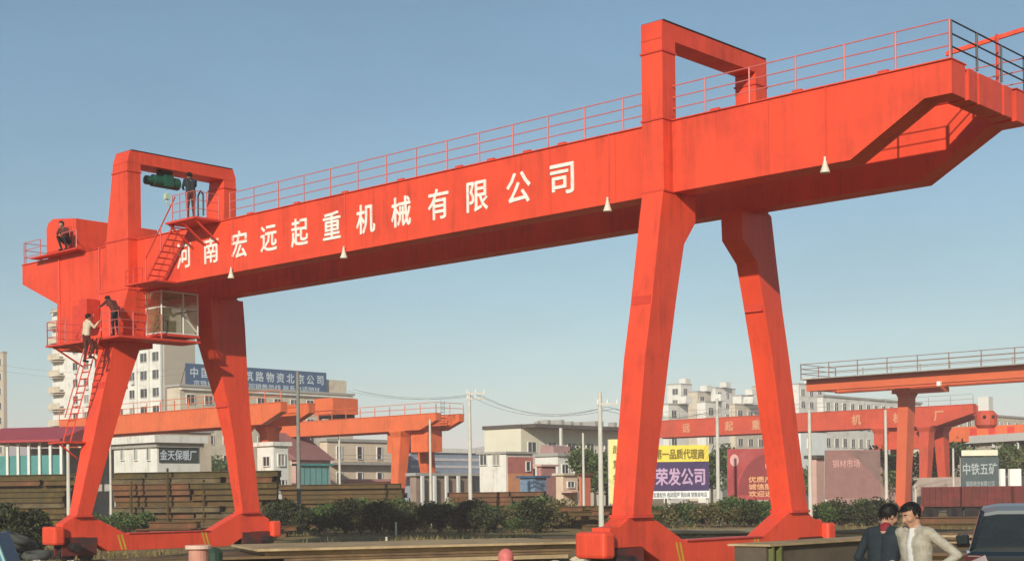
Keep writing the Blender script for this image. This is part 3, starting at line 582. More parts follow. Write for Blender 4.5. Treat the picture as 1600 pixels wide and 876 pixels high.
windows(t, [(x1, y0 + 1.6 + 3.4 * k, zt - 1.7 - 3.2 * j) for k in range(int((y1 - y0) / 3.4)) for j in range(3)], 'x', 1.6, 1.6)
corner_house('brick_store', 'low dull brick store behind the washed out pink board', 'shed', 1262, 1276, 1425, 128, 716, PINKW, roofm=DARKW, roof=.3)
# canopy with white fascia at the right
c0 = spot(1436, 175); c1 = spot(1680, 150); ax = (c1 - c0).normalized(); ay = Vector((-ax.y, ax.x, 0)); L = (c1 - c0).length
zc = high(1436, 697, 175)
t = thing('canopy', c0, 'long canopy with a pale fascia on thin posts at the right edge', 'canopy')
MB().obox(c0 + VZ * zc, ax * L, ay * 9, VZ * .85).build('roof', FRAME, t)
for k in range(7): MB().tube(c0 + ax * (1 + k * L / 6.5) + ay * .4, c0 + ax * (1 + k * L / 6.5) + ay * .4 + VZ * zc, .16, 6).build('post', FRAME, t)
def wall_strip(name, label, cat, u0, d0, u1, d1, v0, m, th=.3, lift=0):
    a, b_ = spot(u0, d0), spot(u1, d1); ax = b_ - a; n = Vector((-ax.y, ax.x, 0)).normalized()
    t = MB().obox(a + VZ * lift, ax, n * th, VZ * (high(u0, v0, d0) - lift)).build(name, m); return tag(t, label, cat)
wall_strip('compound_wall', 'pale pinkish compound wall beneath the canopy at the right edge', 'wall', 1432, 150, 1680, 132, 746, mat('pinkish_wall_render', (.55, .42, .34), .85, .12, 1))
WAG = mat('dark_red_wagon_paint', (.17, .03, .022), .7, .25, 2, col2=(.10, .03, .02), mix2=.45, scale2=.6)
for k, (a, b_) in enumerate(((1440, 1500), (1504, 1580), (1584, 1680))):
    p, q = spot(a, 112 - k * 2), spot(b_, 110 - k * 2.5); ax = q - p; n = Vector((-ax.y, ax.x, 0)).normalized()
    t = thing('rail_wagon', p, ('dark red open wagon just right of the orange red crane leg', 'dark red open wagon in front of the dark lettered board', 'dark red open wagon cut off at the right edge')[k], 'wagon', 'dark red open wagons')
    MB().obox(p + VZ * 1.0, ax, n * 2.6, VZ * 1.5).build('body', WAG, t)
    for i in range(7): MB().obox(p + ax * (i / 6.3) + VZ * 1.0 - n * .09, ax.normalized() * .16, n * .085, VZ * 1.5).build('rib', WAG, t)
    for i in (.12, .24, .76, .88): MB().tube(p + ax * i + VZ * .5 + n * .2, p + ax * i + VZ * .5 + n * .35, .45, 16).build('wheel', DARKM, t)
    MB().obox(p + VZ * .7 + n * .3, ax, n * 1.8, VZ * .29).build('underframe', DARKM, t)

# ================================================================== BOARDS ON POSTS
def board(name, label, u0, u1, d, v0, v1, m, tilt=0., posts=2, cat='billboard', postm=None, vb=None):
    a, b_ = spot(u0, d * (1 - tilt)), spot(u1, d * (1 + tilt)); ax = (b_ - a); r = ax.normalized(); n = Vector((r.y, -r.x, 0))
    t = thing(name, a, label, cat); zt, zb = high(u0, v0, d * (1 - tilt)), high(u0, v1, d * (1 - tilt))
    MB().obox(a + VZ * zb, ax, -n * .12, VZ * (zt - zb)).build('panel', m, t)
    for k in range(posts):
        p = a + ax * (k / max(1, posts - 1)) * .96 + ax * .02 - n * .22
        MB().tube(p, p + VZ * zt, .09, 8).build('post', postm or POLEW, t)
    return t, a, ax, r, n, zb, zt
PURP = mat('dark_purple_board', (.055, .03, .10), .6, .1, 2)
t, a, ax, r, n, zb, zt = board('roadside_board', 'yellow and purple roadside board with Chinese characters behind the front right leg', 985, 1108, 104, 696, 779, PURP, posts=3)
h = zt - zb; w = ax.length
MB().obox(a + VZ * (zb + h * .69) + n * .002, ax, n * .03, VZ * h * .31).build('header_panel', mat('yellow_panel', (.80, .62, .08), .6, .06, 2), t)
MB().obox(a + VZ * zb + n * .003, ax, n * .03, VZ * h * .14).build('footer_panel', WHITE_P, t)
text('第一品质代理商', 'lettering', mat('olive_letters', (.22, .16, .02), .7, .1, 3), a + ax * .63 + n * .05 + VZ * (zb + h * .835), r, h * .2, t, bold=.03, width=w * .62)
PK = mat('pink_letters', (.52, .33, .47), .6, .1, 3)
text('荣发公司', 'lettering', PK, a + ax * .635 + n * .02 + VZ * (zb + h * .41), r, h * .34, t, bold=.025, width=w * .62)
text('起重配件 电动葫芦 钢丝绳 销售部电话', 'lettering', mat('grey_letters', (.2, .2, .22), .7, .1, 3), a + ax * .63 + n * .05 + VZ * (zb + h * .07), r, h * .1, t, bold=.01, width=w * .68)
t, a, ax, r, n, zb, zt = board('tall_banner', 'tall narrow yellow banner beside the front right leg', 952, 980, 103, 686, 786, mat('pale_yellow_panel', (.78, .68, .27), .6, .08, 1), posts=2)
for k, ch in enumerate('起重销售'): text(ch, 'lettering', mat('olive_letters', (.22, .16, .02)), a + ax * .45 + n * .02 + VZ * (zt - (k + .7) * (zt - zb) / 4.4), r, (zt - zb) * .14, t, bold=.02)
REDB = mat('faded_red_board', (.38, .05, .05), .6, .15, .8, col2=(.44, .11, .09), mix2=.4, scale2=.5)
t, a, ax, r, n, zb, zt = board('roadside_board', 'faded red roadside board with a pale emblem left of the rear right leg', 1137, 1236, 112, 701, 781, REDB, posts=2)
h = zt - zb; w = ax.length
pts = [a + ax * (.16 + .52 * (1 - math.cos(i / 12 * 1.57))) + VZ * (zb + h * (.1 + .8 * math.sin(i / 12 * 1.57))) + n * .01 for i in range(13)]
MB().prism(pts + [a + ax * .99 + VZ * (zb + h * .9) + n * .01, a + ax * .99 + VZ * (zb + h * .1) + n * .01], n * .012).build('arc_motif', mat('dark_red_print', (.25, .035, .035), .6, .12, 1), t)
MB().loft([[a + ax * (.66 + .06 * math.cos(q * math.pi / 10)) + VZ * (zb + h * (.68 + .13 * math.sin(q * math.pi / 10))) + n * e for q in range(20)] for e in (.025, .04)]).build('emblem', WHITE_P, t)
MB().loft([[a + ax * (.11 + .07 * math.cos(q * math.pi / 8)) + VZ * (zb + h * (.78 + .12 * math.sin(q * math.pi / 8))) + n * e for q in range(16)] for e in (.01, .02)]).build('pale_motif', mat('pale_pink_print', (.68, .36, .33), .6, .1, 1), t)
for k, s_ in enumerate(('优质产品', '诚信服务', '欢迎选购')): text(s_, 'lettering', mat('orange_letters', (.72, .36, .16), .6, .1, 3), a + ax * .58 + n * .04 + VZ * (zb + h * (.40 - .14 * k)), r, h * .12, t, bold=.03, width=w * .5)
FADE = mat('washed_pink_board', (.28, .14, .12), .7, .12, 1.5, col2=(.23, .10, .09), mix2=.4, scale2=.6)
t, a, ax, r, n, zb, zt = board('roadside_board', 'washed out pink roadside board with a brown upper corner', 1290, 1376, 100, 703, 778, FADE, posts=2)
h = zt - zb
MB().prism([a + ax * q[0] + VZ * (zb + h * q[1]) + n * .004 for q in ((.4, .97), (.62, .8), (.8, .55), (1, .3), (1, .97))], n * .012).build('brown_print', mat('brown_board_print', (.22, .13, .11), .7, .2, 1), t)
text('钢材市场', 'lettering', mat('pale_pink_print', (.68, .36, .33)), a + ax * .38 + n * .02 + VZ * (zb + h * .72), r, h * .18, t, bold=.0, width=ax.length * .5)
DKB = mat('dark_teal_board', (.075, .10, .10), .6, .15, 1)
t, a, ax, r, n, zb, zt = board('lettered_board', 'dark green grey board with pale characters above the red wagons', 1502, 1561, 118, 714, 768, DKB, posts=2)
h = zt - zb
text('中铁五矿', 'lettering', mat('dull_white_letters', (.42, .45, .43), .6, .1, 3), a + ax * .5 + n * .02 + VZ * (zb + h * .66), r, h * .36, t, bold=.01, width=ax.length * .9)
text('钢铁物流有限公司', 'lettering', mat('dull_white_letters', (.42, .45, .43)), a + ax * .5 + n * .02 + VZ * (zb + h * .22), r, h * .2, t, bold=.0, width=ax.length * .75)
MB().obox(a + ax * .02 + VZ * (zt + .12), ax * .96, -n * .1, VZ * .45).build('header_panel', mat('cream_panel', (.75, .70, .52), .6, .06, 2), t)
for u0, u1, l in ((1563, 1571, 'narrow white panel right beside the dark lettered board'), (1578, 1596, 'white notice panel near the right edge above the wagons')):
    board('notice_panel', l, u0, u1, 119, 732, 764, WHITE_P, posts=2, cat='sign')

# ================================================================== OTHER CRANES IN THE YARD
def simple_girder(parent, x0, x1, y, w, zb, zt, m, taper0=0, taper1=0, name='girder'):
    h = zt - zb
    pr = [(x0, y, zt), (x0, y, zb + (h * .55 if taper0 else 0)), (x0 + max(taper0, .001), y, zb), (x1 - max(taper1, .001), y, zb), (x1, y, zb + (h * .55 if taper1 else 0)), (x1, y, zt)]
    o = MB().prism(pr, (0, w, 0)).build(name, m, parent)
    MB().box((x0 - .03, y - .06, zt + .002), (x1 + .03, y + w + .06, zt + .05)).build('top_plate', m, o)
    return o
def crane_leg(parent, xc, y_top, y_bot, z1, m, wt=1.1, wb=.7, dt=1.3, db=.8, flare=1.4):
    rings = []
    for z, w, d, y in ((0.9, wb, db, y_bot), (z1 * .8, wb + (wt - wb) * .8, dt, y_bot + (y_top - y_bot) * .8), (z1 * .93, wt, dt, y_bot + (y_top - y_bot) * .93), (z1 * .985, wt * flare, dt * flare, y_top), (z1, wt * flare, dt * flare, y_top)):
        rings.append([(xc - w / 2, y - d / 2, z), (xc + w / 2, y - d / 2, z), (xc + w / 2, y + d / 2, z), (xc - w / 2, y + d / 2, z)])
    o = MB().loft(rings).build('leg', m, parent)
    MB().box((xc - wb / 2 - .1, y_bot - 1.4, .25), (xc + wb / 2 + .1, y_bot + 1.4, .89)).build('foot', m, parent)
    return o
# orange crane behind the left legs, two of them
e = spot(682, 140); zt, zb = high(682, 645, 140), high(682, 668, 140) - .1
xl = on_y(e.y, 415, 665).x
c = thing('orange_gantry_crane', (e.x - 4, e.y, 0), 'orange gantry crane with its near leg standing behind the dark hedge', 'gantry crane', 'orange gantry cranes further back')
simple_girder(c, xl, e.x, e.y, .7, zb, zt, ORANGE, 0, 2.2); simple_girder(c, xl, e.x, e.y + 3.2, .7, zb, zt, ORANGE, 0, 2.2)
lx = on_y(e.y, 622, 700).x
crane_leg(c, lx, e.y + .5, e.y - .3, zb, ORANGE, 1.2, .9, 1.3, .9); crane_leg(c, lx, e.y + 3.5, e.y + 4.6, zb, ORANGE, 1.2, .9, 1.3, .9)
MB().box((lx - .4, e.y - 2.2, .35), (lx + .4, e.y + 6.4, 1.0)).build('sill_beam', ORANGE, c)
rl = MB(); railing(rl, [(xl, e.y + .05, zt + .05), (e.x, e.y + .05, zt + .05), (e.x, e.y + 3.8, zt + .05)], step=2.2, r=.03, rows=(.5, 1.0)); rl.build('handrail', ORANGE, c)
rl = MB(); ladder(rl, (e.x + .1, e.y + .6, zb - .3), (e.x + .1, e.y + .6, zt + 1.2), (0, .5, 0)); rl.build('ladder', DARKM, c)
MB().box((lx + .9, e.y + .9, zb - 2.1), (lx + 3.2, e.y + 2.9, zb - .05)).build('electrical_room', ORANGE, c)
MB().box((lx - 2.4, e.y + .8, zb - 2.1), (lx - .9, e.y + 2.6, zb - .05)).build('cabin', ORANGE, c)
tx = on_y(e.y + .5, 511, 640).x
hs = thing('trolley_house', (tx, e.y + 2, zt + .05), 'small orange machine house on top of the crane behind the hedge', 'crane trolley')
MB().box((tx - 1.7, e.y + .2, zt + .65), (tx + 1.3, e.y + 3.6, zt + 2.3)).build('housing', ORANGE, hs)
MB().box((tx - 1.2, e.y + .4, zt + .25), (tx + .9, e.y + 3.5, zt + .64)).build('undercarriage', DARKM, hs)
for xx in (tx - .9, tx + .6): MB().tube((xx, e.y + .3, zt + .2), (xx, e.y + .45, zt + .2), .15, 10).build('wheel', DARKM, hs)
d2 = 122
e = spot(440, d2); zt, zb = high(440, 628, d2), high(400, 661, d2)
xl = on_y(e.y, 92, 660).x
c = thing('orange_gantry_crane', (e.x - 8, e.y, 0), 'orange gantry crane whose long girder passes behind both left legs', 'gantry crane', 'orange gantry cranes further back')
simple_girder(c, xl, e.x, e.y, .7, zb, zt, ORANGE, 0, 2.6); simple_girder(c, xl, e.x, e.y + 3, .7, zb, zt, ORANGE, 0, 2.6)
for u in (372, 104): lx = on_y(e.y, u, 700).x; crane_leg(c, lx, e.y + .4, e.y - .4, zb, ORANGE); crane_leg(c, lx, e.y + 3.3, e.y + 4.2, zb, ORANGE)
rl = MB(); railing(rl, [(xl, e.y + .05, zt + .05), (e.x, e.y + .05, zt + .05)], step=2.2, r=.03, rows=(.5, 1.0)); rl.build('handrail', ORANGE, c)
# long red crane with lettering at the right
d3 = 150
e = spot(1522, d3); zt, zb = high(1518, 631, d3), high(1440, 663, d3)
xl = on_y(e.y, 1010, 660).x
c = thing('red_gantry_crane', (e.x - 10, e.y, 0), 'long red gantry crane with faint pale characters behind the right legs', 'gantry crane')
g0 = simple_girder(c, xl, e.x, e.y, .8, zb, zt, ORRED, 0, 4.0); simple_girder(c, xl, e.x, e.y + 3.2, .8, zb, zt, ORRED, 0, 4.0)
for u, ch in ((1072, '远'), (1139, '起'), (1181, '重'), (1338, '机'), (1403, '械'), (1467, '厂')):
    p = on_y(e.y, u, 652); text(ch, 'lettering', mat('faded_cream_letters', (.62, .30, .17), .6, .1, 3), (p.x, e.y - .01, (zt + zb) / 2), (1, 0, 0), 1.15, g0, bold=.03)
for u in (1375, 1446): lx = on_y(e.y, u, 680).x; crane_leg(c, lx, e.y + .4, e.y - .4, zb, ORRED, 1.1, .8); crane_leg(c, lx, e.y + 3.6, e.y + 4.4, zb, ORRED, 1.1, .8)
p = on_y(e.y, 1400, 690); MB().box((p.x - 1.8, e.y + .9, zb - 2.3), (p.x + 2.4, e.y + 3.2, zb - .02)).build('electrical_room', ORRED, c)
rl = MB(); railing(rl, [(xl, e.y + .05, zt + .05), (e.x, e.y + .05, zt + .05)], step=2.4, r=.025, rows=(.5, 1.0)); rl.build('handrail', GREYC, c)
cb_ = spot(1542, 138); z0 = high(1542, 668, 138)
t = thing('crane_grab', (cb_.x, cb_.y, z0), 'rounded orange cab with two dark holes hanging at the end of the long red crane', 'crane cab')
MB().loft([[(cb_.x + r_ * math.cos(q * math.pi / 8), cb_.y + r_ * math.sin(q * math.pi / 8), z0 + z) for q in range(16)] for z, r_ in ((0, .75), (.25, 1.0), (1.2, 1.05), (1.6, .7))]).build('housing', ORRED, t, smooth=False)
MB().box((cb_.x - .55, cb_.y - .45, z0 + 1.6), (cb_.x + .5, cb_.y + .45, z0 + 2.9)).build('column', FRAME, t)
for s_ in (-.45, .35): q = cb_ + VX * s_ - VY * .98; MB().sphere((q.x, q.y, z0 + 1.0), .16).build('opening', DARKM, t)
# orange box girder further right
d4 = 170
e = spot(1440, d4); z1_ = high(1440, 669, d4); z0_ = high(1440, 692, d4); xr = on_y(e.y, 1690, 680).x
c = thing('orange_box_girder', (e.x, e.y, 0), 'orange box girder on trestles above the pale canopy at the right edge', 'girder')
o = MB().box((e.x, e.y, z0_), (xr, e.y + 1, z1_)).build('girder', ORANGE, c)
for k in range(10): MB().box((e.x + 6 + k * 2.2, e.y - .06, z0_ + .2), (e.x + 6.8 + k * 2.2, e.y - .004, z1_ - .2)).build('rib', RED_D, o)
for f_ in (.05, .55, .95): crane_leg(c, e.x + (xr - e.x) * f_, e.y + .5, e.y + .5, z0_, ORANGE, .9, .8, .9, .8, 1.0)
# upper right crane, double girder with handrails
d5 = 125
e = spot(1262, d5); zt, zb = high(1262, 592, d5), high(1262, 611, d5)
xr = on_y(e.y, 1760, 570).x
OR2 = mat('orange_crane_paint_clean', (.66, .135, .05), .5, .1, .8, col2=(.52, .10, .05), mix2=.4, scale2=.4)
c = thing('orange_gantry_crane', (e.x + 8, e.y, 0), 'orange double girder crane with long handrails cut off by the right edge', 'gantry crane', 'orange gantry cranes further back')
simple_girder(c, e.x, xr, e.y, .8, zb, zt, OR2); simple_girder(c, e.x + .3, xr, e.y + 4.2, .8, zb, zt + .2, OR2)
MB().box((e.x, e.y + .81, zb + .1), (e.x + .5, e.y + 4.19, zt - .1)).build('end_tie', OR2, c)
MB().box((e.x - .1, e.y - .9, zt - .1), (xr, e.y - .01, zt - .02)).build('walkway', GREYC, c)
rl = MB(); railing(rl, [(xr, e.y - .85, zt), (e.x, e.y - .85, zt), (e.x, e.y + 4.9, zt)], step=2.6, r=.03, rows=(.4, .8, 1.2), h=1.25); rl.build('handrail', mat('dull_brown_rail', (.25, .14, .10), .6, .15, 4), c)
rl = MB(); railing(rl, [(xr, e.y + 4.9, zt + .2), (e.x, e.y + 4.9, zt + .2)], step=2.6, r=.03, rows=(.6, 1.1)); rl.build('handrail', GREYC, c)
lx = on_y(e.y + 2, 1397, 700).x
crane_leg(c, lx, e.y + 4.4, e.y + 3.4, zb, OR2, .95, .85, 1.3, 1.0, 1.45)
p = MB().box((lx - 1, e.y + 3.6, zb - .4), (lx + 3.4, e.y + 5.2, zb - .01)).build('bracket', OR2, c)
MB().box((lx - .5, e.y - 2, .35), (lx + .5, e.y + 7.2, .95)).build('sill_beam', OR2, c)
crane_leg(c, xr - 2, e.y + .5, e.y - .5, zb, OR2); crane_leg(c, xr - 2, e.y + 4.5, e.y + 5.5, zb, OR2)
p = on_y(e.y, 1469, 604); MB().box((p.x - .15, e.y - .3, zb - .25), (p.x + .15, e.y - .05, zb + .1)).build('flood_lamp', WHITE_P, c)

# ================================================================== POLES AND WIRES
def pole(u, d, vt, r, m, label, cross=None, cat='pole', lean=0):
    b_ = spot(u, d); z = high(u, vt, d); t = thing('utility_pole' if cross else 'post', b_, label, cat)
    MB().tube(b_ - VZ * .2, b_ + VZ * z + VX * lean, r, 10, r * .7).build('shaft', m, t)
    for v, l in cross or ():
        zz = high(u, v, d); MB().obox(b_ + VX * (-l * .15) + VZ * zz - VY * .14, VX * l, VY * .09, VZ * .12).build('crossarm', m, t)
        for k in (.0, .45, .9):
            q = b_ + VX * (-l * .15 + l * k + .05) + VZ * (zz + .12) - VY * .1; MB().tube(q, q + VZ * .22, .05, 6).build('insulator', WHITE_P, t)
    return b_, z
PA = pole(735, 108, 611, .16, POLEW, 'pale utility pole with two short crossarms behind the hedge', ((616, 1.4), (624, 1.3)), 'utility pole')
PB = pole(939, 88, 612, .17, POLEW, 'pale utility pole with one crossarm left of the front right leg', ((633, 1.3),), 'utility pole')
pole(467, 95, 580, .15, POLEG, 'dark grey pole crossing the blue rooftop board')
pole(531, 130, 681, .13, POLEW, 'thin white pole in front of the cream gallery house')
pole(673, 112, 655, .12, POLEW, 'thin pale pole right of the orange crane leg')
pole(912, 118, 676, .12, POLEW, 'short pale pole before the dark roofed hall')
pole(1122, 102, 622, .15, POLEW, 'tall pale pole between the yellow board and the red board')
pole(1266, 88, 640, .13, POLEW, 'pale pole just right of the rear right leg')
pole(1385, 120, 640, .15, POLEW, 'pale pole just left of the orange red crane leg')
pole(107, 62, 692, .10, POLEW, 'pale post standing just left of the front left leg')
pole(173, 88, 690, .09, POLEW, 'thin pale post in front of the left end of the steel stack')
pole(1490, 128, 700, .12, POLEW, 'pale post left of the dark lettered board')
pole(1613, 128, 700, .12, POLEW, 'pale post at the right edge')
def wire(a, b_, sag, label): tag(MB().path(bow(a, b_, sag), .013, 4).build('wire', WIRE), label, 'wire', 'overhead wires')
a0 = PA[0] + VZ * (PA[1] - .3); b0 = PB[0] + VZ * (PB[1] - 1.0)
p0 = spot(545, 130) + VZ * high(545, 610, 130)
for k in range(3):
    o_ = VX * (.45 * k) + VZ * (.12 * (k == 1))
    wire(a0 + o_, b0 + o_ * .9, .9, 'thin overhead wire between the two utility poles')
    wire(p0 + o_, a0 + o_, .5, 'thin overhead wire running left from the pole behind the hedge')
    wire(b0 + o_, spot(1122, 102) + VZ * high(1122, 640, 102) + o_ * .5, .6, 'thin overhead wire passing behind the front right leg')
for v in (568, 577): wire(spot(-30, 180) + VZ * high(-30, v - 4, 180), spot(300, 200) + VZ * high(300, v + 4, 200), 1.2, 'thin overhead wire at the far left')

# ================================================================== PLANTS
rp_ = random.Random(11)
def leaves(mb, c, rx, ry, rz, n, s, rr, lumps=5):
    L = [(Vector((rr.uniform(-.6, .6) * rx, rr.uniform(-.6, .6) * ry, rr.uniform(-.35, .6) * rz)), rr.uniform(.4, .62)) for _ in range(lumps)]
    for _ in range(n):
        lc, k = rr.choice(L)
        d = Vector((rr.gauss(0, 1), rr.gauss(0, 1), rr.gauss(0, 1))).normalized() * rr.uniform(.55, 1.08)
        p = Vector(c) + lc + Vector((d.x * rx * k, d.y * ry * k, d.z * rz * k))
        if p.z < .03: p.z = .03 + rr.random() * .15
        q = Vector((rr.gauss(0, 1), rr.gauss(0, 1), rr.gauss(0, .7))).normalized(); w = q.orthogonal().normalized(); w.rotate(Matrix.Rotation(rr.random() * 6.28, 3, q)); e = q.cross(w)
        a = s * rr.uniform(.6, 1.4)
        mb.add([p - w * a * .5, p + e * a * .32, p + w * a * .6, p - e * a * .32], [(0, 1, 2, 3)])
HEDG = [leaf_mat('hedge_leaves', (.012, .018, .008), (.026, .036, .012), (.075, .085, .025)), leaf_mat('shrub_leaves', (.025, .048, .013), (.05, .09, .02), (.11, .15, .045)), leaf_mat('olive_leaves', (.05, .05, .018), (.10, .09, .03), (.16, .13, .05))]
BARK = mat('bark', (.09, .065, .04), .9, .3, 6)
def make_bush(rx, rz, n, s, m, seed):
    rr = random.Random(seed); o = bpy.data.objects.new('shrub', None); COL.objects.link(o); ORG[o.name] = Vector((0, 0, 0))
    mb = MB(); leaves(mb, (0, 0, rz * .5), rx, rx * .8, rz * .55, n, s, rr, 9); mb.build('foliage', m, o)
    st = MB()
    for k in range(7): a = rr.random() * 6.28; st.tube((0, 0, -.05), (math.cos(a) * rx * .4, math.sin(a) * rx * .4, rz * rr.uniform(.5, .9)), .03, 5, .01)
    st.build('stem', BARK, o); return o
BUSH = [make_bush(1.5, 2.4, 2300, .20, HEDG[0], 1), make_bush(1.7, 2.2, 2300, .20, HEDG[0], 2), make_bush(1.3, 1.7, 1700, .17, HEDG[1], 3), make_bush(1.0, 1.4, 1100, .16, HEDG[2], 4)]
USED = set()
def bush(i, u, d, sc, label, group):
    o = BUSH[i] if i not in USED else copy_tree(BUSH[i]); USED.add(i)
    p = spot(u, d); o.location = (p.x, p.y, ground_z(p.x, p.y) - .02); o.scale = (sc, sc, sc * rp_.uniform(.9, 1.12)); o.rotation_euler = (0, 0, rp_.random() * 6.28)
    tag(o, label, 'shrub', group)
for k, u in enumerate(range(438, 860, 21)):
    bush((0, 1, 0, 2, 1, 0, 3)[k % 7], u + rp_.uniform(-6, 6), 90 + rp_.uniform(-3, 3), rp_.choice((.62, .74, .84, .9, .98)) * (1 if u < 790 else .85), 'dark dense shrub in the long hedge between the crane legs', 'shrubs of the long dark hedge')
for k, u in enumerate(range(450, 850, 26)):
    bush((2, 3, 2)[k % 3], u + rp_.uniform(-8, 8), 99 + rp_.uniform(-2, 2), rp_.uniform(.95, 1.4), 'lighter shrub showing above the back of the dark hedge', 'lighter shrubs behind the long hedge')
for k, u in enumerate(range(1028, 1222, 18)):
    bush((2, 3, 1)[k % 3], u + rp_.uniform(-5, 5), 98 + rp_.uniform(-3, 3), rp_.uniform(.85, 1.15) * (.8 if k % 3 == 2 else 1), 'green shrub in the low row below the yellow and red boards', 'shrubs between the right legs')
for k, u in enumerate(range(1284, 1398, 18)):
    bush((2, 1)[k % 2], u + rp_.uniform(-5, 5), 94 + rp_.uniform(-3, 3), rp_.uniform(.7, .95), 'dark green shrub below the washed out pink board', 'shrubs right of the rear right leg')
for u, d, s_ in ((8, 62, .9), (30, 64, .8), (50, 63, .75), (66, 66, .6), (22, 60, .55), (40, 59, .5)): bush(0 if u != 60 else 2, u, d, s_, 'dark straggling shrub by the left edge before the steel stack', 'shrubs at the left edge')
for u, d in ((196, 82), (215, 84), (150, 86)): bush(2, u, d, .9, 'low shrub at the foot of the rusty stack behind the left sill', 'shrubs before the rusty stack')
bush(3, 868, 97, 1.5, 'tall dry yellowish shrub right of the dark hedge', 'dry shrub')
bush(2, 1530, 24, .28, 'low green shrub beside the dark car', 'low shrub')
def make_tree(h, cr, n, s, m, seed):
    rr = random.Random(seed); o = bpy.data.objects.new('tree', None); COL.objects.link(o); ORG[o.name] = Vector((0, 0, 0))
    mb = MB(); leaves(mb, (0, 0, h * .64), cr, cr, h * .34, n, s, rr, 12); mb.build('crown', m, o)
    st = MB(); st.tube((0, 0, -.1), (.1, 0, h * .45), .18, 8, .11)
    for k in range(7): a = rr.random() * 6.28; st.tube((.1, 0, h * .42), (math.cos(a) * cr * .6, math.sin(a) * cr * .6, h * rr.uniform(.6, .9)), .08, 6, .02)
    st.build('trunk', BARK, o); return o
TREES = [make_tree(7, 2.8, 2600, .32, HEDG[1], 21), make_tree(6, 2.4, 2200, .30, leaf_mat('yellow_green_leaves', (.05, .07, .02), (.09, .12, .03), (.17, .18, .06)), 22)]
TU = set()
tl = {0: 'mid green tree', 1: 'yellow green tree'}
for k, (u, d, sc, w_) in enumerate(((930, 135, .95, 'left of the tall yellow banner'), (948, 140, 1.0, 'touching the tall yellow banner'), (1112, 150, 1.0, 'behind the pole right of the yellow board'), (1165, 165, 1.0, 'behind the red roadside board'), (1202, 170, 1.0, 'behind the rear right leg above the red board'),
                                (1256, 150, .8, 'right of the rear right leg below the white hut'), (1388, 138, .9, 'behind the pale pole left of the orange red crane leg'), (1302, 150, .85, 'above the washed out pink board'), (1345, 152, .8, 'behind the right half of the washed out pink board'), (1452, 165, 1.1, 'under the canopy just right of the orange red leg'), (1474, 168, 1.15, 'under the canopy left of the dark lettered board'), (1540, 165, 1.1, 'behind the dark lettered board'), (1585, 160, 1.1, 'under the canopy at the right edge'), (1620, 158, 1.2, 'beyond the right edge under the canopy'), (1040, 160, .85, 'just above the yellow board under the red crane'), (700, 190, 1.0, 'beyond the blue grey long shed'), (340, 190, 1.1, 'between the left legs beyond the workshop'))):
    i = k % 2; o = TREES[i] if i not in TU else copy_tree(TREES[i]); TU.add(i)
    p = spot(u, d); o.location = (p.x, p.y, 0); o.scale = (sc,) * 3; o.rotation_euler = (0, 0, rp_.random() * 6.28); tag(o, tl[i] + ' ' + w_, 'tree', 'trees about the yard')
# dry grass
GR = MB(); rg = random.Random(5)
GR_M = leaf_mat('dry_grass_blades', (.16, .11, .04), (.24, .18, .07), (.12, .12, .04))
for _ in range(7000):
    u = rg.uniform(-60, 1660); d = rg.choice((rg.uniform(46, 80), rg.uniform(70, 105)))
    p = spot(u, d); n_ = math.sin(p.x * .35) * math.sin(p.y * .31 + 1) + .4 * math.sin(p.x * 1.1 + p.y * .8)
    if n_ < .15: continue
    for _k in range(3):
        q = p + Vector((rg.gauss(0, .2), rg.gauss(0, .2), ground_z(p.x, p.y) - .02)); a = rg.random() * 6.28; w_ = Vector((math.cos(a), math.sin(a), 0)) * .035; t_ = Vector((rg.gauss(0, .1), rg.gauss(0, .1), rg.uniform(.12, .38)))
        GR.add([q - w_, q + w_, q + t_], [(0, 1, 2)])
tag(GR.build('dry_grass', GR_M), 'dry yellow grass tufts over the yard', 'grass', kind='stuff')

# ================================================================== STACKED STEEL
def beam_mesh(L, h, w, m, name='steel_beam'):
    mb = MB(); t = .045
    mb.prism([(0, 0, 0), (0, w, 0), (0, w, t), (0, w * .8, t), (0, w * .8, h - t), (0, w, h - t), (0, w, h), (0, 0, h), (0, 0, h - t), (0, w * .2, h - t), (0, w * .2, t), (0, 0, t)], (L, 0, 0))
    return mb.build(name, m)
PROTO = [beam_mesh(9.5, .36, .62, RUST), beam_mesh(7.2, .36, .62, mat('dull_grey_steel', (.15, .11, .05), .8, .3, 2, col2=(.06, .04, .02), mix2=.5, scale2=.8, bump=.15)), beam_mesh(10.8, .36, .62, mat('olive_brown_steel', (.105, .066, .014), .85, .35, 2, col2=(.05, .045, .018), mix2=.5, scale2=.7, bump=.2)), beam_mesh(5.0, .36, .62, RUST_R)]
PU = set()
def put_beam(i, p, ax, label, group, scale=(1, 1, 1)):
    o = PROTO[i] if i not in PU else PROTO[i].copy()
    if i in PU: COL.objects.link(o)
    PU.add(i); o.location = p; o.rotation_euler = (0, 0, math.atan2(ax.y, ax.x)); o.scale = scale; tag(o, label, 'steel beam', group)
rs = random.Random(3)
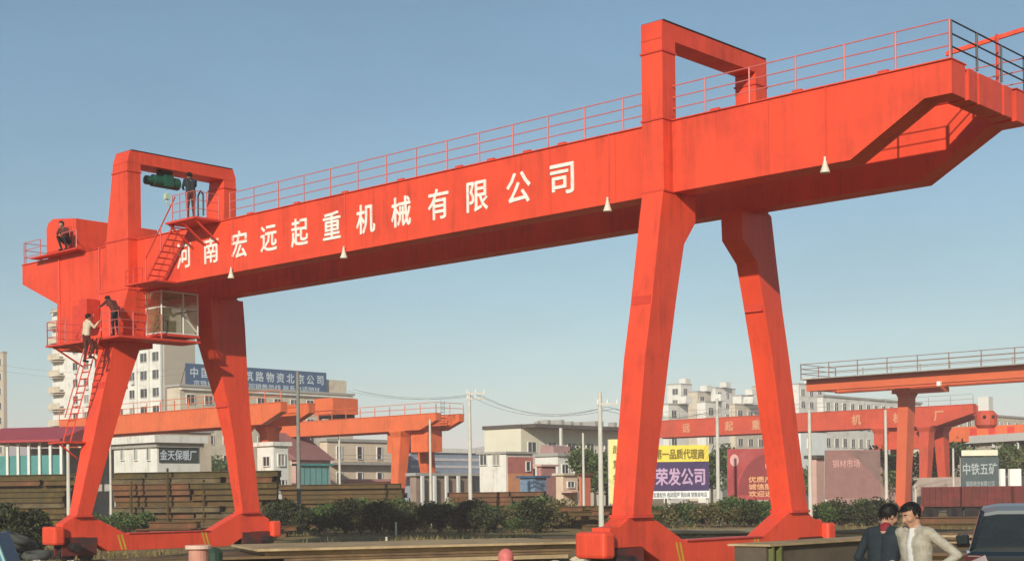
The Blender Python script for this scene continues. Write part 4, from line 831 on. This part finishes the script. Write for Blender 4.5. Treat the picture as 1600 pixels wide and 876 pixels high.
def stack(u0, u1, d, vtop, label, group, rows=2, kinds=(0, 2, 0, 2, 1, 3)):
    a, b_ = spot(u0, d), spot(u1, d * .985); ax = (b_ - a).normalized(); ay = Vector((-ax.y, ax.x, 0)); Lw = (b_ - a).length
    H = high((u0 + u1) / 2, vtop, d); nl = int(H / .362)
    for lay in range(nl):
        for rw in range(rows):
            s_ = rs.uniform(-.3, .2)
            while s_ < Lw - 1.5:
                k = rs.choice(kinds); L0 = (9.5, 7.2, 10.8, 5.0)[k]; L = min(L0, max(2.5, Lw - s_ + rs.uniform(-.4, .3)))
                if lay >= nl - 1 and rs.random() < .35: s_ += L; continue
                put_beam(k, a + ax * s_ + ay * (rw * .75 + rs.uniform(-.2, .2)) + VZ * (lay * .362), ax, label, group, (L / L0, 1, 1))
                s_ += L + rs.uniform(.05, .4)
stack(176, 432, 92, 722, 'rusty brown steel beam in the tall stack seen between the left legs', 'rusty beams stacked between the left legs', 3)
for k, u in enumerate((205, 262, 318, 371)):
    p = spot(u, 91.2); tag(MB().box((p.x - .05, p.y - .05, 0), (p.x + .05, p.y + .05, rs.uniform(3.4, 4.9))).build('timber_stake', RUST), 'upright rusty stake against the face of the steel stack between the left legs', 'stake', 'stakes holding the steel stack')
for k in range(34):
    u, d_ = rs.uniform(185, 420), rs.uniform(76, 88); p = spot(u, d_); a_ = rs.uniform(-.5, .5); ax_ = (VX * math.cos(a_) + VY * math.sin(a_)); put_beam(3, p + VZ * rs.choice((0, 0, .36)), ax_, 'short rusty offcut beam lying loose before the tall stack', 'loose offcuts before the tall stack', (rs.uniform(.15, .5), .8, .8))
for k in range(30):
    u, d_ = rs.uniform(845, 965), rs.uniform(92, 104); p = spot(u, d_); a_ = rs.uniform(-1, 1); ax_ = (VX * math.cos(a_) + VY * math.sin(a_)); put_beam(rs.choice((3, 0)), p + VZ * rs.choice((0, .3, .6, .9, 1.2)), ax_, 'rusty scrap beam in the tangled heap left of the front right leg', 'tangled scrap heap', (rs.uniform(.12, .4), .8, .8))
stack(-40, 106, 96, 735, 'olive brown steel beam in the stack at the left edge', 'beams stacked at the left edge', 2)
stack(215, 300, 78, 806, 'rusty steel beam in the low heap right behind the left sill', 'beams in the low heap behind the left sill', 2, (0, 3))
stack(700, 850, 116, 765, 'reddish steel beam in the low stack behind the hedge', 'beams stacked behind the hedge', 2, (3, 3, 0))
stack(850, 965, 100, 786, 'reddish steel beam in the low stack left of the front right leg', 'beams stacked left of the front right leg', 2, (3, 0, 3))
stack(440, 640, 112, 752, 'brown steel beam in the stack behind the hedge left of the orange leg', 'beams stacked left of the orange leg', 2, (0, 3))
stack(1440, 1660, 84, 800, 'brown steel beam in the low row at the right edge', 'beams lying at the right edge', 2, (0, 3))
# flat plates on the yard
def plate_pile(u0, d0, u1, d1, z0, depth, n, mats, label, group, jit=.6, th=.07):
    a, b_ = spot(u0, d0), spot(u1, d1); ax = (b_ - a); r = ax.normalized(); ay = Vector((-r.y, r.x, 0)); z = z0
    for k in range(n):
        t = rs.uniform(.7, 1.3) * th; s0, s1 = rs.uniform(-jit, jit), rs.uniform(-jit, jit); dz = rs.uniform(-.25, .25)
        base = a + r * s0 + ay * dz; gz = ground_z(base.x, base.y) if k == 0 else 0
        o = MB().obox(base + VZ * (z + gz), r * (ax.length + s1 - s0), ay * depth, VZ * t).build('steel_plate', mats[k % len(mats)], bevel=.006); tag(o, label, 'steel plate', group); z += t + .012 + gz
    return z
PLT = mat('pale_mill_scale_steel', (.46, .34, .19), .85, .25, 1.2, spec=.12, col2=(.30, .21, .11), mix2=.45, scale2=.5)
PLD = mat('brown_plate_edge_steel', (.20, .13, .065), .85, .3, 1.5, spec=.12, col2=(.12, .08, .05), mix2=.5, scale2=.7)
plate_pile(395, 43.5, 905, 47, .0, 5.0, 7, (PLD, PLD, PLT, PLD, PLD, PLT, PLT), 'long flat steel plate in the pile between the crane legs', 'plates piled between the crane legs', 1.0, .1)
plate_pile(330, 49, 560, 49.5, .0, 2.0, 3, (PLD, PLT, PLT), 'short steel plate lying by the right end of the left sill', 'plates by the left sill', .4)
plate_pile(850, 60, 930, 60, .0, 4.0, 3, (PLD, PLT), 'pale steel plate lying left of the front right wheels', 'plates left of the front right wheels', .3, .12)
plate_pile(1050, 74, 1240, 73, .0, 5, 3, (PLT, PLD, PLT), 'flat steel plate lying behind the right sill', 'plates behind the right sill', .5, .1)
plate_pile(1275, 62, 1500, 58, .0, 5, 5, (PLD, PLT, PLD, PLT), 'brown steel plate in the pile behind the two men', 'plates behind the two men', .6, .1)
plate_pile(1290, 44, 1560, 41, .0, 3.4, 5, (PLD, PLT, PLD, PLT), 'weathered steel plate in the low pile near the two men', 'plates near the two men', .6, .1)
# box beam in front of the right sill
a, b_ = spot(1196, 27.2), spot(1400, 31.0); ax = (b_ - a); r = ax.normalized(); ay = Vector((-r.y, r.x, 0)); gz = ground_z(a.x, a.y)
zt = high(1172, 850, 27.2)
t = thing('box_beam', a + VZ * (gz + .2), 'large grey brown box beam with a pale top flange in front of the right sill', 'steel beam')
GB = mat('grey_brown_primer_steel', (.10, .075, .05), .7, .2, 1.0, col2=(.13, .10, .065), mix2=.4, scale2=.5, bump=.1)
MB().obox(a + VZ * (gz + .25), ax, ay * .7, VZ * (zt - gz - .29)).build('web', GB, t)
MB().obox(a - r * .05 - ay * .12 + VZ * (zt - .038), ax + r * .1, ay * .94, VZ * .04).build('top_flange', PLT, t)
MB().obox(a - r * .05 - ay * .12 + VZ * (gz + .2), ax + r * .1, ay * .94, VZ * .045).build('bottom_flange', PLD, t)
st = MB()
for k in (.0, .045): st.obox(a + r * (.06 + k * 6) - ay * .11 + VZ * (gz + .26), r * .05, ay * .10, VZ * (zt - gz - .31))
st.build('stiffener', mat('olive_green_primer', (.13, .14, .04), .7, .2, 3), t)
for f_ in (.08, .9): tag(MB().obox(a + ax * f_ - ay * .3 + VZ * (ground_z(a.x, a.y) - .1), r * .25, ay * 1.3, VZ * .3).build('timber_sleeper', BARK), 'dark timber sleeper under the %s end of the grey brown box beam' % ('near' if f_ < .5 else 'far'), 'sleeper')

# ================================================================== CLUTTER IN THE FOREGROUND
p = spot(309, 40); z1_ = high(309, 851, 40)
t = thing('concrete_pier', p, 'salmon pink round pier with a pale cap in front of the left sill', 'pier')
MB().tube(p, p + VZ * (z1_ - .1), .27, 20).build('shaft', mat('salmon_paint', (.52, .24, .17), .8, .15, 4, col2=(.4, .25, .18), mix2=.35, scale2=2), t)
MB().tube(p + VZ * (z1_ - .099), p + VZ * z1_, .36, 20).build('cap', mat('pale_salmon', (.68, .46, .36), .8, .1, 4), t)
p = spot(333, 42); tag(MB().loft([[p + Vector((rr_ * math.cos(q * math.pi / 6), rr_ * math.sin(q * math.pi / 6), z)) for q in range(12)] for z, rr_ in ((0, .24), (.75, .25), (.86, .16), (.9, .07))]).build('green_drum', mat('dark_green_drum', (.02, .05, .03), .6, .2, 3)), 'dark green drum right of the salmon pier', 'drum')
p = spot(789, 36); zt = high(789, 856, 36)
tag(MB().tube(p, p + VZ * (zt - .2), .15, 14, .19).sphere(p + VZ * (zt - .2), .20, .19, .2, 20, 14).build('red_tarp_bundle', mat('faded_red_tarp', (.58, .15, .13), .7, .2, 5, col2=(.66, .40, .36), mix2=.3, scale2=3, bump=.4), smooth=True), 'rounded faded red bundle at the bottom edge before the plates', 'bundle')
def rock(u, d, s_, m, label, group, seed):
    rr = random.Random(seed); mb = MB(); mb.sphere((0, 0, 0), s_, s_ * .8, s_ * .6, 9, 7)
    for k in range(len(mb.v)): mb.v[k] = mb.v[k] * rr.uniform(.75, 1.2)
    q = spot(u, d); q.z = ground_z(q.x, q.y) + s_ * .25; mb.v = [v + q for v in mb.v]
    tag(mb.build('rubble_stone', m), label, 'stone', group)
PALE = mat('pale_rubble', (.52, .45, .33), .9, .15, 3, bump=.3)
for k in range(26):
    rock(rs.uniform(822, 925), rs.uniform(42, 48), rs.uniform(.12, .36), PALE, 'pale broken stone in the rubble left of the front right wheels', 'rubble left of the front right wheels', k)
for k in range(14): rock(rs.uniform(20, 110), rs.uniform(44, 60), rs.uniform(.12, .3), GREYC if k % 2 else PALE, 'grey broken stone in the rubble before the left wheels', 'rubble before the left wheels', 60 + k)
for k in range(12): rock(rs.uniform(1000, 1130), rs.uniform(30, 33), rs.uniform(.1, .22), PALE, 'pale stone on the ground under the right sill', 'stones under the right sill', 90 + k)
for k, (u, d) in enumerate(((422, 56), (450, 57), (500, 58), (545, 60), (575, 58))):
    p = spot(u, d); tag(MB().box((p.x - .3, p.y - .25, -.02), (p.x + .3, p.y + .25, .28)).build('concrete_block', PALE if k % 2 else GREYC, bevel=.03), 'pale concrete block lying in front of the dark hedge', 'block', 'blocks before the hedge')
for u, d, v in ((603, 66, 838), (833, 58, 845), (618, 80, 815)):
    p = spot(u, d); z = high(u, v, d); tag(MB().tube(p, p + VZ * max(.4, z), .06, 8, .05).build('marker_post', POLEW), {603: 'short white marker post standing in front of the hedge', 833: 'short white marker post by the rubble left of the right wheels', 618: 'thin pale stake close against the hedge'}[u], 'post')
# tyres and tangled frame by the left edge
TYRE = mat('grey_rubber', (.06, .065, .055), .85, .25, 5)
def torus(c, R_, r_, ax):
    c, ax = Vector(c), Vector(ax).normalized(); q = ax.orthogonal().normalized(); w = ax.cross(q); rings = []
    for i in range(18):
        a = i / 18 * 6.2832; d = q * math.cos(a) + w * math.sin(a); rings.append([c + d * R_ + (d * math.cos(b * 1.0472) + ax * math.sin(b * 1.0472)) * r_ for b in range(6)])
    mb = MB(); n = 6
    for rg_ in rings: mb.v += rg_
    for i in range(18):
        for j in range(6): mb.f.append((i * 6 + j, i * 6 + (j + 1) % 6, ((i + 1) % 18) * 6 + (j + 1) % 6, ((i + 1) % 18) * 6 + j))
    return mb
for k, (u, d, z, a) in enumerate(((34, 58, .17, (.1, .1, 1)), (56, 57, .17, (.1, -.1, 1)), (12, 57, .17, (.0, .1, 1)), (36, 58, .5, (.25, -.1, 1)), (14, 57, .5, (-.1, .2, 1)), (25, 57, .85, (.3, .3, 1)))):
    p = spot(u, d); tag(torus((p.x, p.y, z), .42, .16, a).build('tyre', TYRE, smooth=True), 'old grey tyre in the heap before the left stack', 'tyre', 'tyres heaped at the left edge')
p = spot(2, 40); q = spot(17, 40); zz = high(5, 832, 40)
t = thing('blue_trailer', p, 'blue sheet with a pale teal metal frame at the bottom left corner', 'trailer')
TF = mat('pale_teal_paint', (.28, .48, .44), .5, .1, 4)
r = VX; pl = [p - r * 1.2, p - r * 1.2 + VZ * zz, p - r * .22 + VZ * zz, p + r * .12 + VZ * .5, p - r * .02]
MB().prism([x + VY * .05 for x in pl], VY * 1.2).build('body', mat('blue_sheet', (.04, .16, .27), .5, .15, 2), t)
MB().path(pl, .045, 6).build('frame', TF, t)

# ================================================================== CAR
CARP = mat('dark_teal_car_paint', (.012, .018, .02), .18, .1, 3, spec=.6, coat=.6)
def car():
    p = spot(1614, 19); gz = ground_z(p.x, p.y)
    t = thing('parked_car', p + VZ * gz, 'dark parked car with a grey roof at the bottom right corner', 'car')
    # local frame: s to the right in view, f forward (away), z up
    fr = (VY * .94 + VX * .34).normalized(); sd = Vector((fr.y, -fr.x, 0))
    def P(f, s, z): return p + fr * f + sd * s + VZ * (gz + z * 1.06)
    def ring(f, hw, z0, z1, tw): # rounded lower body section
        return [P(f, -hw * .93, z0), P(f, -hw, z0 + .15), P(f, -hw, z1 - .18), P(f, -hw * .95, z1 - .03), P(f, -tw, z1), P(f, tw, z1), P(f, hw * .95, z1 - .03), P(f, hw, z1 - .18), P(f, hw, z0 + .15), P(f, hw * .93, z0)]
    rings = [ring(f, hw, z0, z1, hw * .85) for f, hw, z0, z1 in ((0, .80, .42, .98), (.12, .88, .34, 1.04), (.6, .91, .30, 1.06), (1.6, .92, .28, 1.05), (2.9, .92, .28, 1.02), (3.6, .9, .30, .98), (4.3, .84, .32, .86), (4.55, .74, .42, .72))]
    MB().loft(rings).build('body', CARP, t, smooth=False, bevel=.02)
    gh = [[P(f, -w0, z0), P(f, -w1, z1), P(f, -w1 * .7, z1 + c_), P(f, w1 * .7, z1 + c_), P(f, w1, z1), P(f, w0, z0)] for f, w0, w1, z0, z1, c_ in ((.18, .80, .72, 1.03, 1.08, .01), (.75, .83, .64, 1.04, 1.50, .03), (1.5, .84, .65, 1.04, 1.57, .03), (2.4, .84, .64, 1.02, 1.55, .03), (3.35, .82, .72, 1.0, 1.03, .01))]
    MB().loft(gh).build('window_glass', mat('car_glass', (.025, .03, .03), .14, .2, 2, spec=.7), t)
    rf = [[P(f, -w, z), P(f, -w * .7, z + .035), P(f, w * .7, z + .035), P(f, w, z), P(f, w * .98, z - .04), P(f, -w * .98, z - .04)] for f, w, z in ((.70, .66, 1.50), (1.0, .68, 1.555), (1.6, .68, 1.585), (2.1, .67, 1.58), (2.5, .65, 1.555))]
    MB().loft(rf).build('roof', mat('grey_sky_reflection_roof', (.16, .175, .175), .3, .08, 3, spec=.5), t, bevel=.01)  # grey base colour stands for sky reflected in the dark roof
    for s_ in (-1, 1):
        MB().path([P(.2, s_ * .78, 1.05), P(.72, s_ * .66, 1.52)], .035, 6).build('roof_pillar', CARP, t); MB().path([P(2.5, s_ * .66, 1.56), P(3.35, s_ * .78, 1.02)], .03, 6).build('roof_pillar', CARP, t)
        l_ = MB().prism([P(-.03, s_ * .56, .90), P(-.03, s_ * .84, .90), P(-.03, s_ * .87, 1.0), P(-.01, s_ * .60, 1.0)], fr * .2).build('tail_light', mat('red_lamp_glass', (.07, .012, .012), .15, .15, 5), t)
        MB().prism([P(-.035, s_ * .66, .975), P(-.035, s_ * .82, .98), P(-.035, s_ * .82, .995), P(-.035, s_ * .66, .99)], fr * .03).build('clear_lens', mat('dull_lens', (.2, .13, .12), .3, .1, 5), l_)
        m_ = MB().prism([P(2.75, s_ * .92, 1.04), P(2.75, s_ * 1.1, 1.02), P(2.75, s_ * 1.12, 1.16), P(2.75, s_ * .93, 1.18)], fr * .16).build('mirror', CARP, t, bevel=.02)
        for f in (.85, 3.55):
            w_ = MB().tube(P(f, s_ * .72, .33), P(f, s_ * .93, .33), .345, 24).build('tyre', TYRE, t); MB().tube(P(f, s_ * .93, .33), P(f, s_ * .945, .33), .2, 16).build('rim', FRAME, w_)
    MB().obox(P(-.06, -.85, .42), sd * 1.7, fr * .2, VZ * .22).build('bumper', CARP, t, bevel=.03)
    MB().obox(P(-.012, -.26, .72), sd * .52, fr * .03, VZ * .13).build('number_plate', BLUE, t)
car()
# ================================================================== PEOPLE
SKIN = mat('skin', (.46, .25, .16), .55, .08, 8, spec=.3)
LIP = mat('lips', (.38, .18, .125), .5, .08, 8)
HAIR = mat('black_hair', (.012, .010, .009), .55, .4, 25, spec=.3)
EYE_W = mat('eye_white', (.7, .68, .64), .3, .05, 5); EYE_D = mat('eye_dark', (.02, .012, .01), .2, .05, 5)
def capsule(mb, a, b, ra, rb, n=14, k=5):
    a, b = Vector(a), Vector(b); d = b - a
    if d.length < 1e-5: d = Vector((0, 0, 1e-4)); b = a + d
    d.normalize(); q = d.orthogonal().normalized(); w = d.cross(q); rings = []
    for i in range(1, k + 1): t = -math.pi / 2 + math.pi / 2 * i / k; rings.append((a + d * ra * math.sin(t), ra * math.cos(t)))
    for i in range(0, k): t = math.pi / 2 * i / k; rings.append((b + d * rb * math.sin(t), rb * math.cos(t)))
    mb.loft([[c + (q * math.cos(6.28319 * j / n) + w * math.sin(6.28319 * j / n)) * r for j in range(n)] for c, r in rings])
STAND = dict(hip=(.09, 0, .90), kne=(.10, .03, .49), ank=(.11, -.02, .09), pel=(0, 0, .95), wai=(0, 0, 1.10), che=(0, 0, 1.30), nek=(0, -.01, 1.475), hed=(0, .03, 1.61), sho=(.185, 0, 1.415), elb=(.25, -.04, 1.14), wri=(.27, .06, .90))
def person(label, loc, facing, mats, bend=0, bend2=0, look=0, nod=0, over=None, voxel=.016, hair=True, cap=None, placket=False, hand_dir=None):
    """one continuous body in a pose; mats = (top, trousers, shoes, collar)"""
    J = {}
    for k, p in STAND.items():
        if p[0]: J[k + 'R'] = Vector(p); J[k + 'L'] = Vector((-p[0], p[1], p[2]))
        else: J[k] = Vector(p)
    if over:
        for k, p in over.items(): J[k] = Vector(p)
    rot = lambda p, c, a: c + Matrix.Rotation(-a, 3, 'X') @ (p - c)
    if bend:
        c = J['pel'].copy()
        for k in J:
            if k[:3] in ('wai', 'che', 'nek', 'hed', 'sho', 'elb', 'wri') and not (over and k in over and k[:3] in ('elb', 'wri')): J[k] = rot(J[k], c, bend)
    if bend2:
        c = J['che'].copy()
        for k in J:
            if k[:3] in ('nek', 'hed', 'sho'): J[k] = rot(J[k], c, bend2)
    pr = []; add = lambda a, b, ra, rb, tg: pr.append((Vector(a), Vector(b), ra, rb, tg))
    up = (J['nek'] - J['che']).normalized()
    for s, sd in ((1, 'R'), (-1, 'L')):
        h, k, a = J['hip' + sd], J['kne' + sd], J['ank' + sd]
        add(J['pel'] + Vector((s * .06, 0, 0)), h, .115, .10, 1)
        add(h, k, .092, .062, 1); add(k, a, .060, .042, 1)
        f = Vector((s * .02, 1, 0)).normalized(); add(a + Vector((0, -.03, -.045)), a + f * .15 + Vector((0, 0, -.055)), .045, .036, 2)
        S_, E_, W_ = J['sho' + sd], J['elb' + sd], J['wri' + sd]
        add(J['wai'] + Vector((s * .065, 0, 0)), J['che'] + Vector((s * .075, .01, 0)), .105, .118, 0)
        add(J['pel'] + Vector((s * .07, 0, .02)), J['wai'] + Vector((s * .065, 0, 0)), .112, .108, 0)
        add(J['che'] + Vector((s * .08, .0, 0)) + up * .03, S_ - Vector((s * .03, 0, 0)), .112, .075, 0)
        add(J['nek'] - up * .02, S_, .055, .066, 0)
        add(S_, E_, .060, .047, 0); add(E_, W_, .046, .034, 0)
        # hand: palm, four bent fingers, thumb from the side
        hd = (W_ - E_).normalized() if hand_dir is None else Vector(hand_dir[sd]).normalized()
        side = hd.cross(Vector((0, 0, 1))); side = side.normalized() if side.length > .2 else Vector((0, 1, 0)); nrm = hd.cross(side).normalized()
        if nrm.x * s > 0: nrm = -nrm
        pb = W_ + hd * .015; pe = W_ + hd * .085
        for o_ in (-.022, 0, .022): add(pb + side * o_ * .8, pe + side * o_, .016, .015, 3)
        for q, L in ((-.033, .058), (-.011, .070), (.011, .066), (.033, .052)):
            r0 = pe + side * q; m_ = r0 + hd * L * .55 + nrm * .010; e_ = m_ + (hd * .75 + nrm * .65).normalized() * L * .55
            add(r0, m_, .0095, .009, 3); add(m_, e_, .009, .0075, 3)
        th = pb + side * .03 + hd * .015; tm = th + (side * .7 + hd * .7).normalized() * .04 + nrm * .008; add(th, tm, .013, .011, 3); add(tm, tm + (hd * .9 + nrm * .3).normalized() * .03, .011, .009, 3)
    # head frame
    hc = J['hed']; tilt = bend * .35 + bend2 * .5 + nod
    M = Matrix.Rotation(look, 3, 'Z') @ Matrix.Rotation(-tilt, 3, 'X')
    H = lambda x, y, z: hc + M @ Vector((x, y, z))
    add(J['nek'] - up * .03, H(0, -.02, -.07), .060, .054, 3)
    add(J['nek'] - up * .012, J['nek'] - up * .002, .068, .064, 4)
    if placket: add(J['nek'] + up * -.03 + Vector((0, .062, 0)), J['che'] + Vector((0, .098, -.02)), .028, .040, 4); add(J['che'] + Vector((0, .098, -.02)), J['wai'] + Vector((0, .082, 0)), .040, .045, 4)
    add(H(0, -.03, .035), H(0, .02, .035), .082, .078, 3); add(H(0, .01, .0), H(0, .03, -.065), .070, .045, 3); add(H(0, .045, -.085), H(0, .05, -.09), .030, .030, 3)
    add(H(-.035, .055, -.02), H(.035, .055, -.02), .035, .035, 3)
    add(H(0, .095, .012), H(0, .112, -.028), .011, .016, 3)
    add(H(-.016, .084, -.062), H(.016, .084, -.062), .008, .008, 5)
    for s in (1, -1): add(H(s * .078, -.01, .01), H(s * .083, -.015, -.025), .014, .011, 3)
    mb = MB()
    for a, b, ra, rb, tg in pr: capsule(mb, a, b, ra, rb)
    o = mb.build('person', mats[0])
    rm = o.modifiers.new('r', 'REMESH'); rm.mode = 'VOXEL'; rm.voxel_size = voxel
    sm = o.modifiers.new('s', 'SMOOTH'); sm.iterations = 2; sm.factor = .5
    bpy.context.view_layer.update()
    me = bpy.data.meshes.new_from_object(o.evaluated_get(bpy.context.evaluated_depsgraph_get()))
    o.modifiers.clear(); old = o.data; o.data = me; bpy.data.meshes.remove(old)
    me.materials.clear()
    for m_ in (mats[0], mats[1], mats[2], SKIN, mats[3], LIP): me.materials.append(m_)
    ax = [(a, b - a, max(1e-9, (b - a).length_squared), ra, rb, tg) for a, b, ra, rb, tg in pr]
    for p in me.polygons:
        c = p.center; best = 9; bt = 0
        for a, d, l2, ra, rb, tg in ax:
            t = min(1, max(0, (c - a).dot(d) / l2)); q = (c - a - d * t).length - ra - (rb - ra) * t
            if q < best - 1e-6: best, bt = q, tg
        p.material_index = bt; p.use_smooth = True
    ORG[o.name] = Vector((0, 0, 0))
    if hair:
        hb = MB(); hb.sphere((0, 0, 0), 1, 1, 1, 24, 18); r_ = random.Random(3)
        pts = []
        for v in hb.v: n_ = 1 + .02 * math.sin(v.x * 17 + v.y * 9) * math.sin(v.z * 15) + r_.uniform(-.015, .02); pts.append(H(v.x * .094 * n_, -.006 + v.y * .113 * n_, .045 + v.z * .098 * n_))
        keep = []
        for f in hb.f:
            c = sum((hb.v[i] for i in f), Vector()) / len(f)
            if c.z > .30 or (c.y < .20 and c.z > -.30) or (c.y < -.30 and c.z > -.85): keep.append(f)
        hm = MB(); hm.v = pts; hm.f = keep; ho_ = hm.build('hair', HAIR, o, smooth=True)
        hs_ = MB(); cc = H(0, 0, .04)
        for f in keep:
            for _ in range(5):
                w4 = [r_.random() for _i in f]; tw = sum(w4); p_ = sum((pts[i] * (w_ / tw) for i, w_ in zip(f, w4)), Vector()); d_ = (p_ - cc).normalized()
                t_ = (M @ Vector((r_.gauss(0, .5), .25 + r_.gauss(0, .4), -.5))).normalized(); e_ = d_.cross(t_).normalized() * .0035
                hs_.add([p_ - e_, p_ + e_, p_ + t_ * r_.uniform(.018, .04) + d_ * r_.uniform(.006, .016)], [(0, 1, 2)])
        hs_.v and hs_.build('hair_strands', HAIR, ho_)
        so_ = ho_.modifiers.new('thick', 'SOLIDIFY'); so_.thickness = .018; so_.offset = -1
    if cap:
        cm = MB(); cm.loft([[H(.092 * math.cos(i * math.pi / 8) * r, -.005 + .106 * math.sin(i * math.pi / 8) * r, z) for i in range(16)] for z, r in ((.045, 1.0), (.085, 1.0), (.12, .8), (.14, .3))])
        cm.prism([H(-.07, .06, .05), H(.07, .06, .05), H(.05, .17, .04), H(-.05, .17, .04)], M @ Vector((0, 0, .008))); cm.build('cap', cap, o)
    for s in (1, -1):
        e_ = MB(); e_.sphere(H(s * .031, .079, 0.012), .0105, nu=10, nv=8); eo = e_.build('eye', EYE_W, o, smooth=True)
        e_ = MB(); e_.sphere(H(s * .031, .0865, .012), .0062, nu=8, nv=6); e_.build('iris', EYE_D, eo, smooth=True)
        MB().path([H(s * .018, .096, .034), H(s * .034, .094, .039), H(s * .05, .080, .034)], .0045, 5).build('eyebrow', HAIR, o)
    f = Vector(facing); o.rotation_euler = (0, 0, math.atan2(-f.x, f.y)); o.location = loc
    return tag(o, label, 'person', kind='thing')
NAVY = mat('dark_navy_cloth', (.018, .026, .032), .9, .25, 9, bump=.9); DARKT = mat('dark_trouser_cloth', (.025, .022, .022), .9, .2, 12)
SHOE = mat('black_shoe', (.02, .018, .016), .5, .1, 8); BEIGE = mat('beige_knit', (.36, .32, .25), .95, .2, 12, bump=.9, col2=(.42, .39, .33), mix2=.4, scale2=3)
REDC = mat('dark_red_collar', (.22, .02, .03), .8, .1, 10); PALEC = mat('pale_work_cloth', (.60, .50, .36), .9, .1, 8); GREENC = mat('dark_green_cloth', (.03, .055, .03), .9, .15, 8)
MAROON = mat('maroon_cloth', (.10, .025, .02), .9, .2, 8)
gz = ground_z(*spot(1388, 15).xy)
q = spot(1377, 15.6)
person('black haired man in a dark navy jacket seen from behind, leaning towards another man', (q.x, q.y, gz), VX * .62 + VY * .75, (NAVY, DARKT, SHOE, REDC), bend=.16, bend2=.12, look=-.45, nod=.2, voxel=.012, over={'elbR': (.30, .05, 1.16), 'wriR': (.16, .25, 1.08), 'elbL': (-.29, .02, 1.15), 'wriL': (-.20, .22, 1.02)})
q = spot(1432, 15.4)
person('black haired man in a beige jumper facing left with one hand on his hip', (q.x, q.y, gz + .0), -VX * .80 - VY * .60, (BEIGE, DARKT, SHOE, mat('pale_grey_shirt', (.55, .53, .50), .9, .08, 12)), bend=.05, bend2=.10, look=-.30, nod=.28, placket=True, voxel=.012, over={'elbL': (-.43, -.10, 1.19), 'wriL': (-.21, .02, 1.02), 'elbR': (.27, .03, 1.14), 'wriR': (.18, .24, 1.06)}, hand_dir={'L': (.75, .5, -.35), 'R': (-.5, .8, .2)})
person('man in dark work clothes standing on the upper landing beside the green hoist', (-20.25, -.25, 12.0), (-1, .35, 0), (NAVY, MAROON, SHOE, NAVY), bend=.10, bend2=.15, voxel=.016, over={'elbR': (.24, .22, 1.28), 'wriR': (.16, .45, 1.38), 'elbL': (-.24, .15, 1.18), 'wriL': (-.14, .38, 1.16)})
person('man in dark clothes bending forward on the platform round the left leg', (-24.1, -.85, 8.2), (-1, -.1, 0), (MAROON, NAVY, SHOE, NAVY), bend=.55, bend2=.35, voxel=.016, over={'elbR': (.22, .48, 1.22), 'wriR': (.16, .70, 1.25), 'elbL': (-.22, .46, 1.20), 'wriL': (-.16, .68, 1.16), 'kneR': (.10, .06, .49), 'kneL': (-.10, .05, .49)})
person('worker in pale clothes climbing the ladder up to the left platform', (-24.25, -1.98, 7.25), (.1, 1, 0), (PALEC, MAROON, SHOE, PALEC), bend=.1, voxel=.018, over={'elbR': (.26, .20, 1.22), 'wriR': (.22, .36, 1.42), 'elbL': (-.26, .20, 1.20), 'wriL': (-.22, .36, 1.38), 'kneR': (.10, .22, .58), 'ankR': (.10, .10, .22)})
person('worker in maroon crouching in front of the machine house on the left overhang', (-29.15, .12, 12.06), (.4, -1, 0), (MAROON, DARKT, SHOE, MAROON), bend=.3, bend2=.1, voxel=.018, over={k_: v_ for k_, v_ in dict(hipR=(.10, -.12, .38), hipL=(-.10, -.12, .38), kneR=(.15, .22, .52), kneL=(-.15, .22, .52), ankR=(.12, .05, .09), ankL=(-.12, .05, .09), pel=(0, -.12, .42), wai=(0, -.10, .57), che=(0, -.08, .77), nek=(0, -.06, .945), hed=(0, -.02, 1.08), shoR=(.185, -.06, .885), shoL=(-.185, -.06, .885), elbR=(.25, .12, .68), elbL=(-.25, .12, .68), wriR=(.14, .30, .60), wriL=(-.14, .30, .60)).items()})
person('crane driver in dark green with a white cap sitting in the glazed cabin', (-24.45, 1.56, 8.44), (1, 0, 0), (GREENC, DARKT, SHOE, GREENC), cap=WHITE_P, voxel=.018, over={k_: v_ for k_, v_ in dict(hipR=(.10, -.05, .50), hipL=(-.10, -.05, .50), kneR=(.12, .38, .50), kneL=(-.12, .38, .50), ankR=(.12, .40, .10), ankL=(-.12, .40, .10), pel=(0, -.05, .54), wai=(0, -.06, .70), che=(0, -.05, .90), nek=(0, -.05, 1.075), hed=(0, -.01, 1.21), shoR=(.185, -.05, 1.015), shoL=(-.185, -.05, 1.015), elbR=(.25, .08, .76), elbL=(-.25, .08, .76), wriR=(.20, .34, .78), wriL=(-.20, .34, .78)).items()})

# ================================================================== HAZE
HZ = bpy.data.materials.new('haze_air'); HZ.use_nodes = True; n_, l_ = HZ.node_tree.nodes, HZ.node_tree.links
n_.remove(n_['Principled BSDF']); pv = n_.new('ShaderNodeVolumePrincipled'); pv.inputs['Color'].default_value = (1, .87, .90, 1); pv.inputs['Density'].default_value = .00052; pv.inputs['Anisotropy'].default_value = -.2
l_.new(pv.outputs[0], n_['Material Output'].inputs['Volume'])
tag(MB().box((EYE.x - 3900, EYE.y - 3900, -3.2), (EYE.x + 3900, EYE.y + 3900, 112)).build('haze', HZ), kind='stuff')
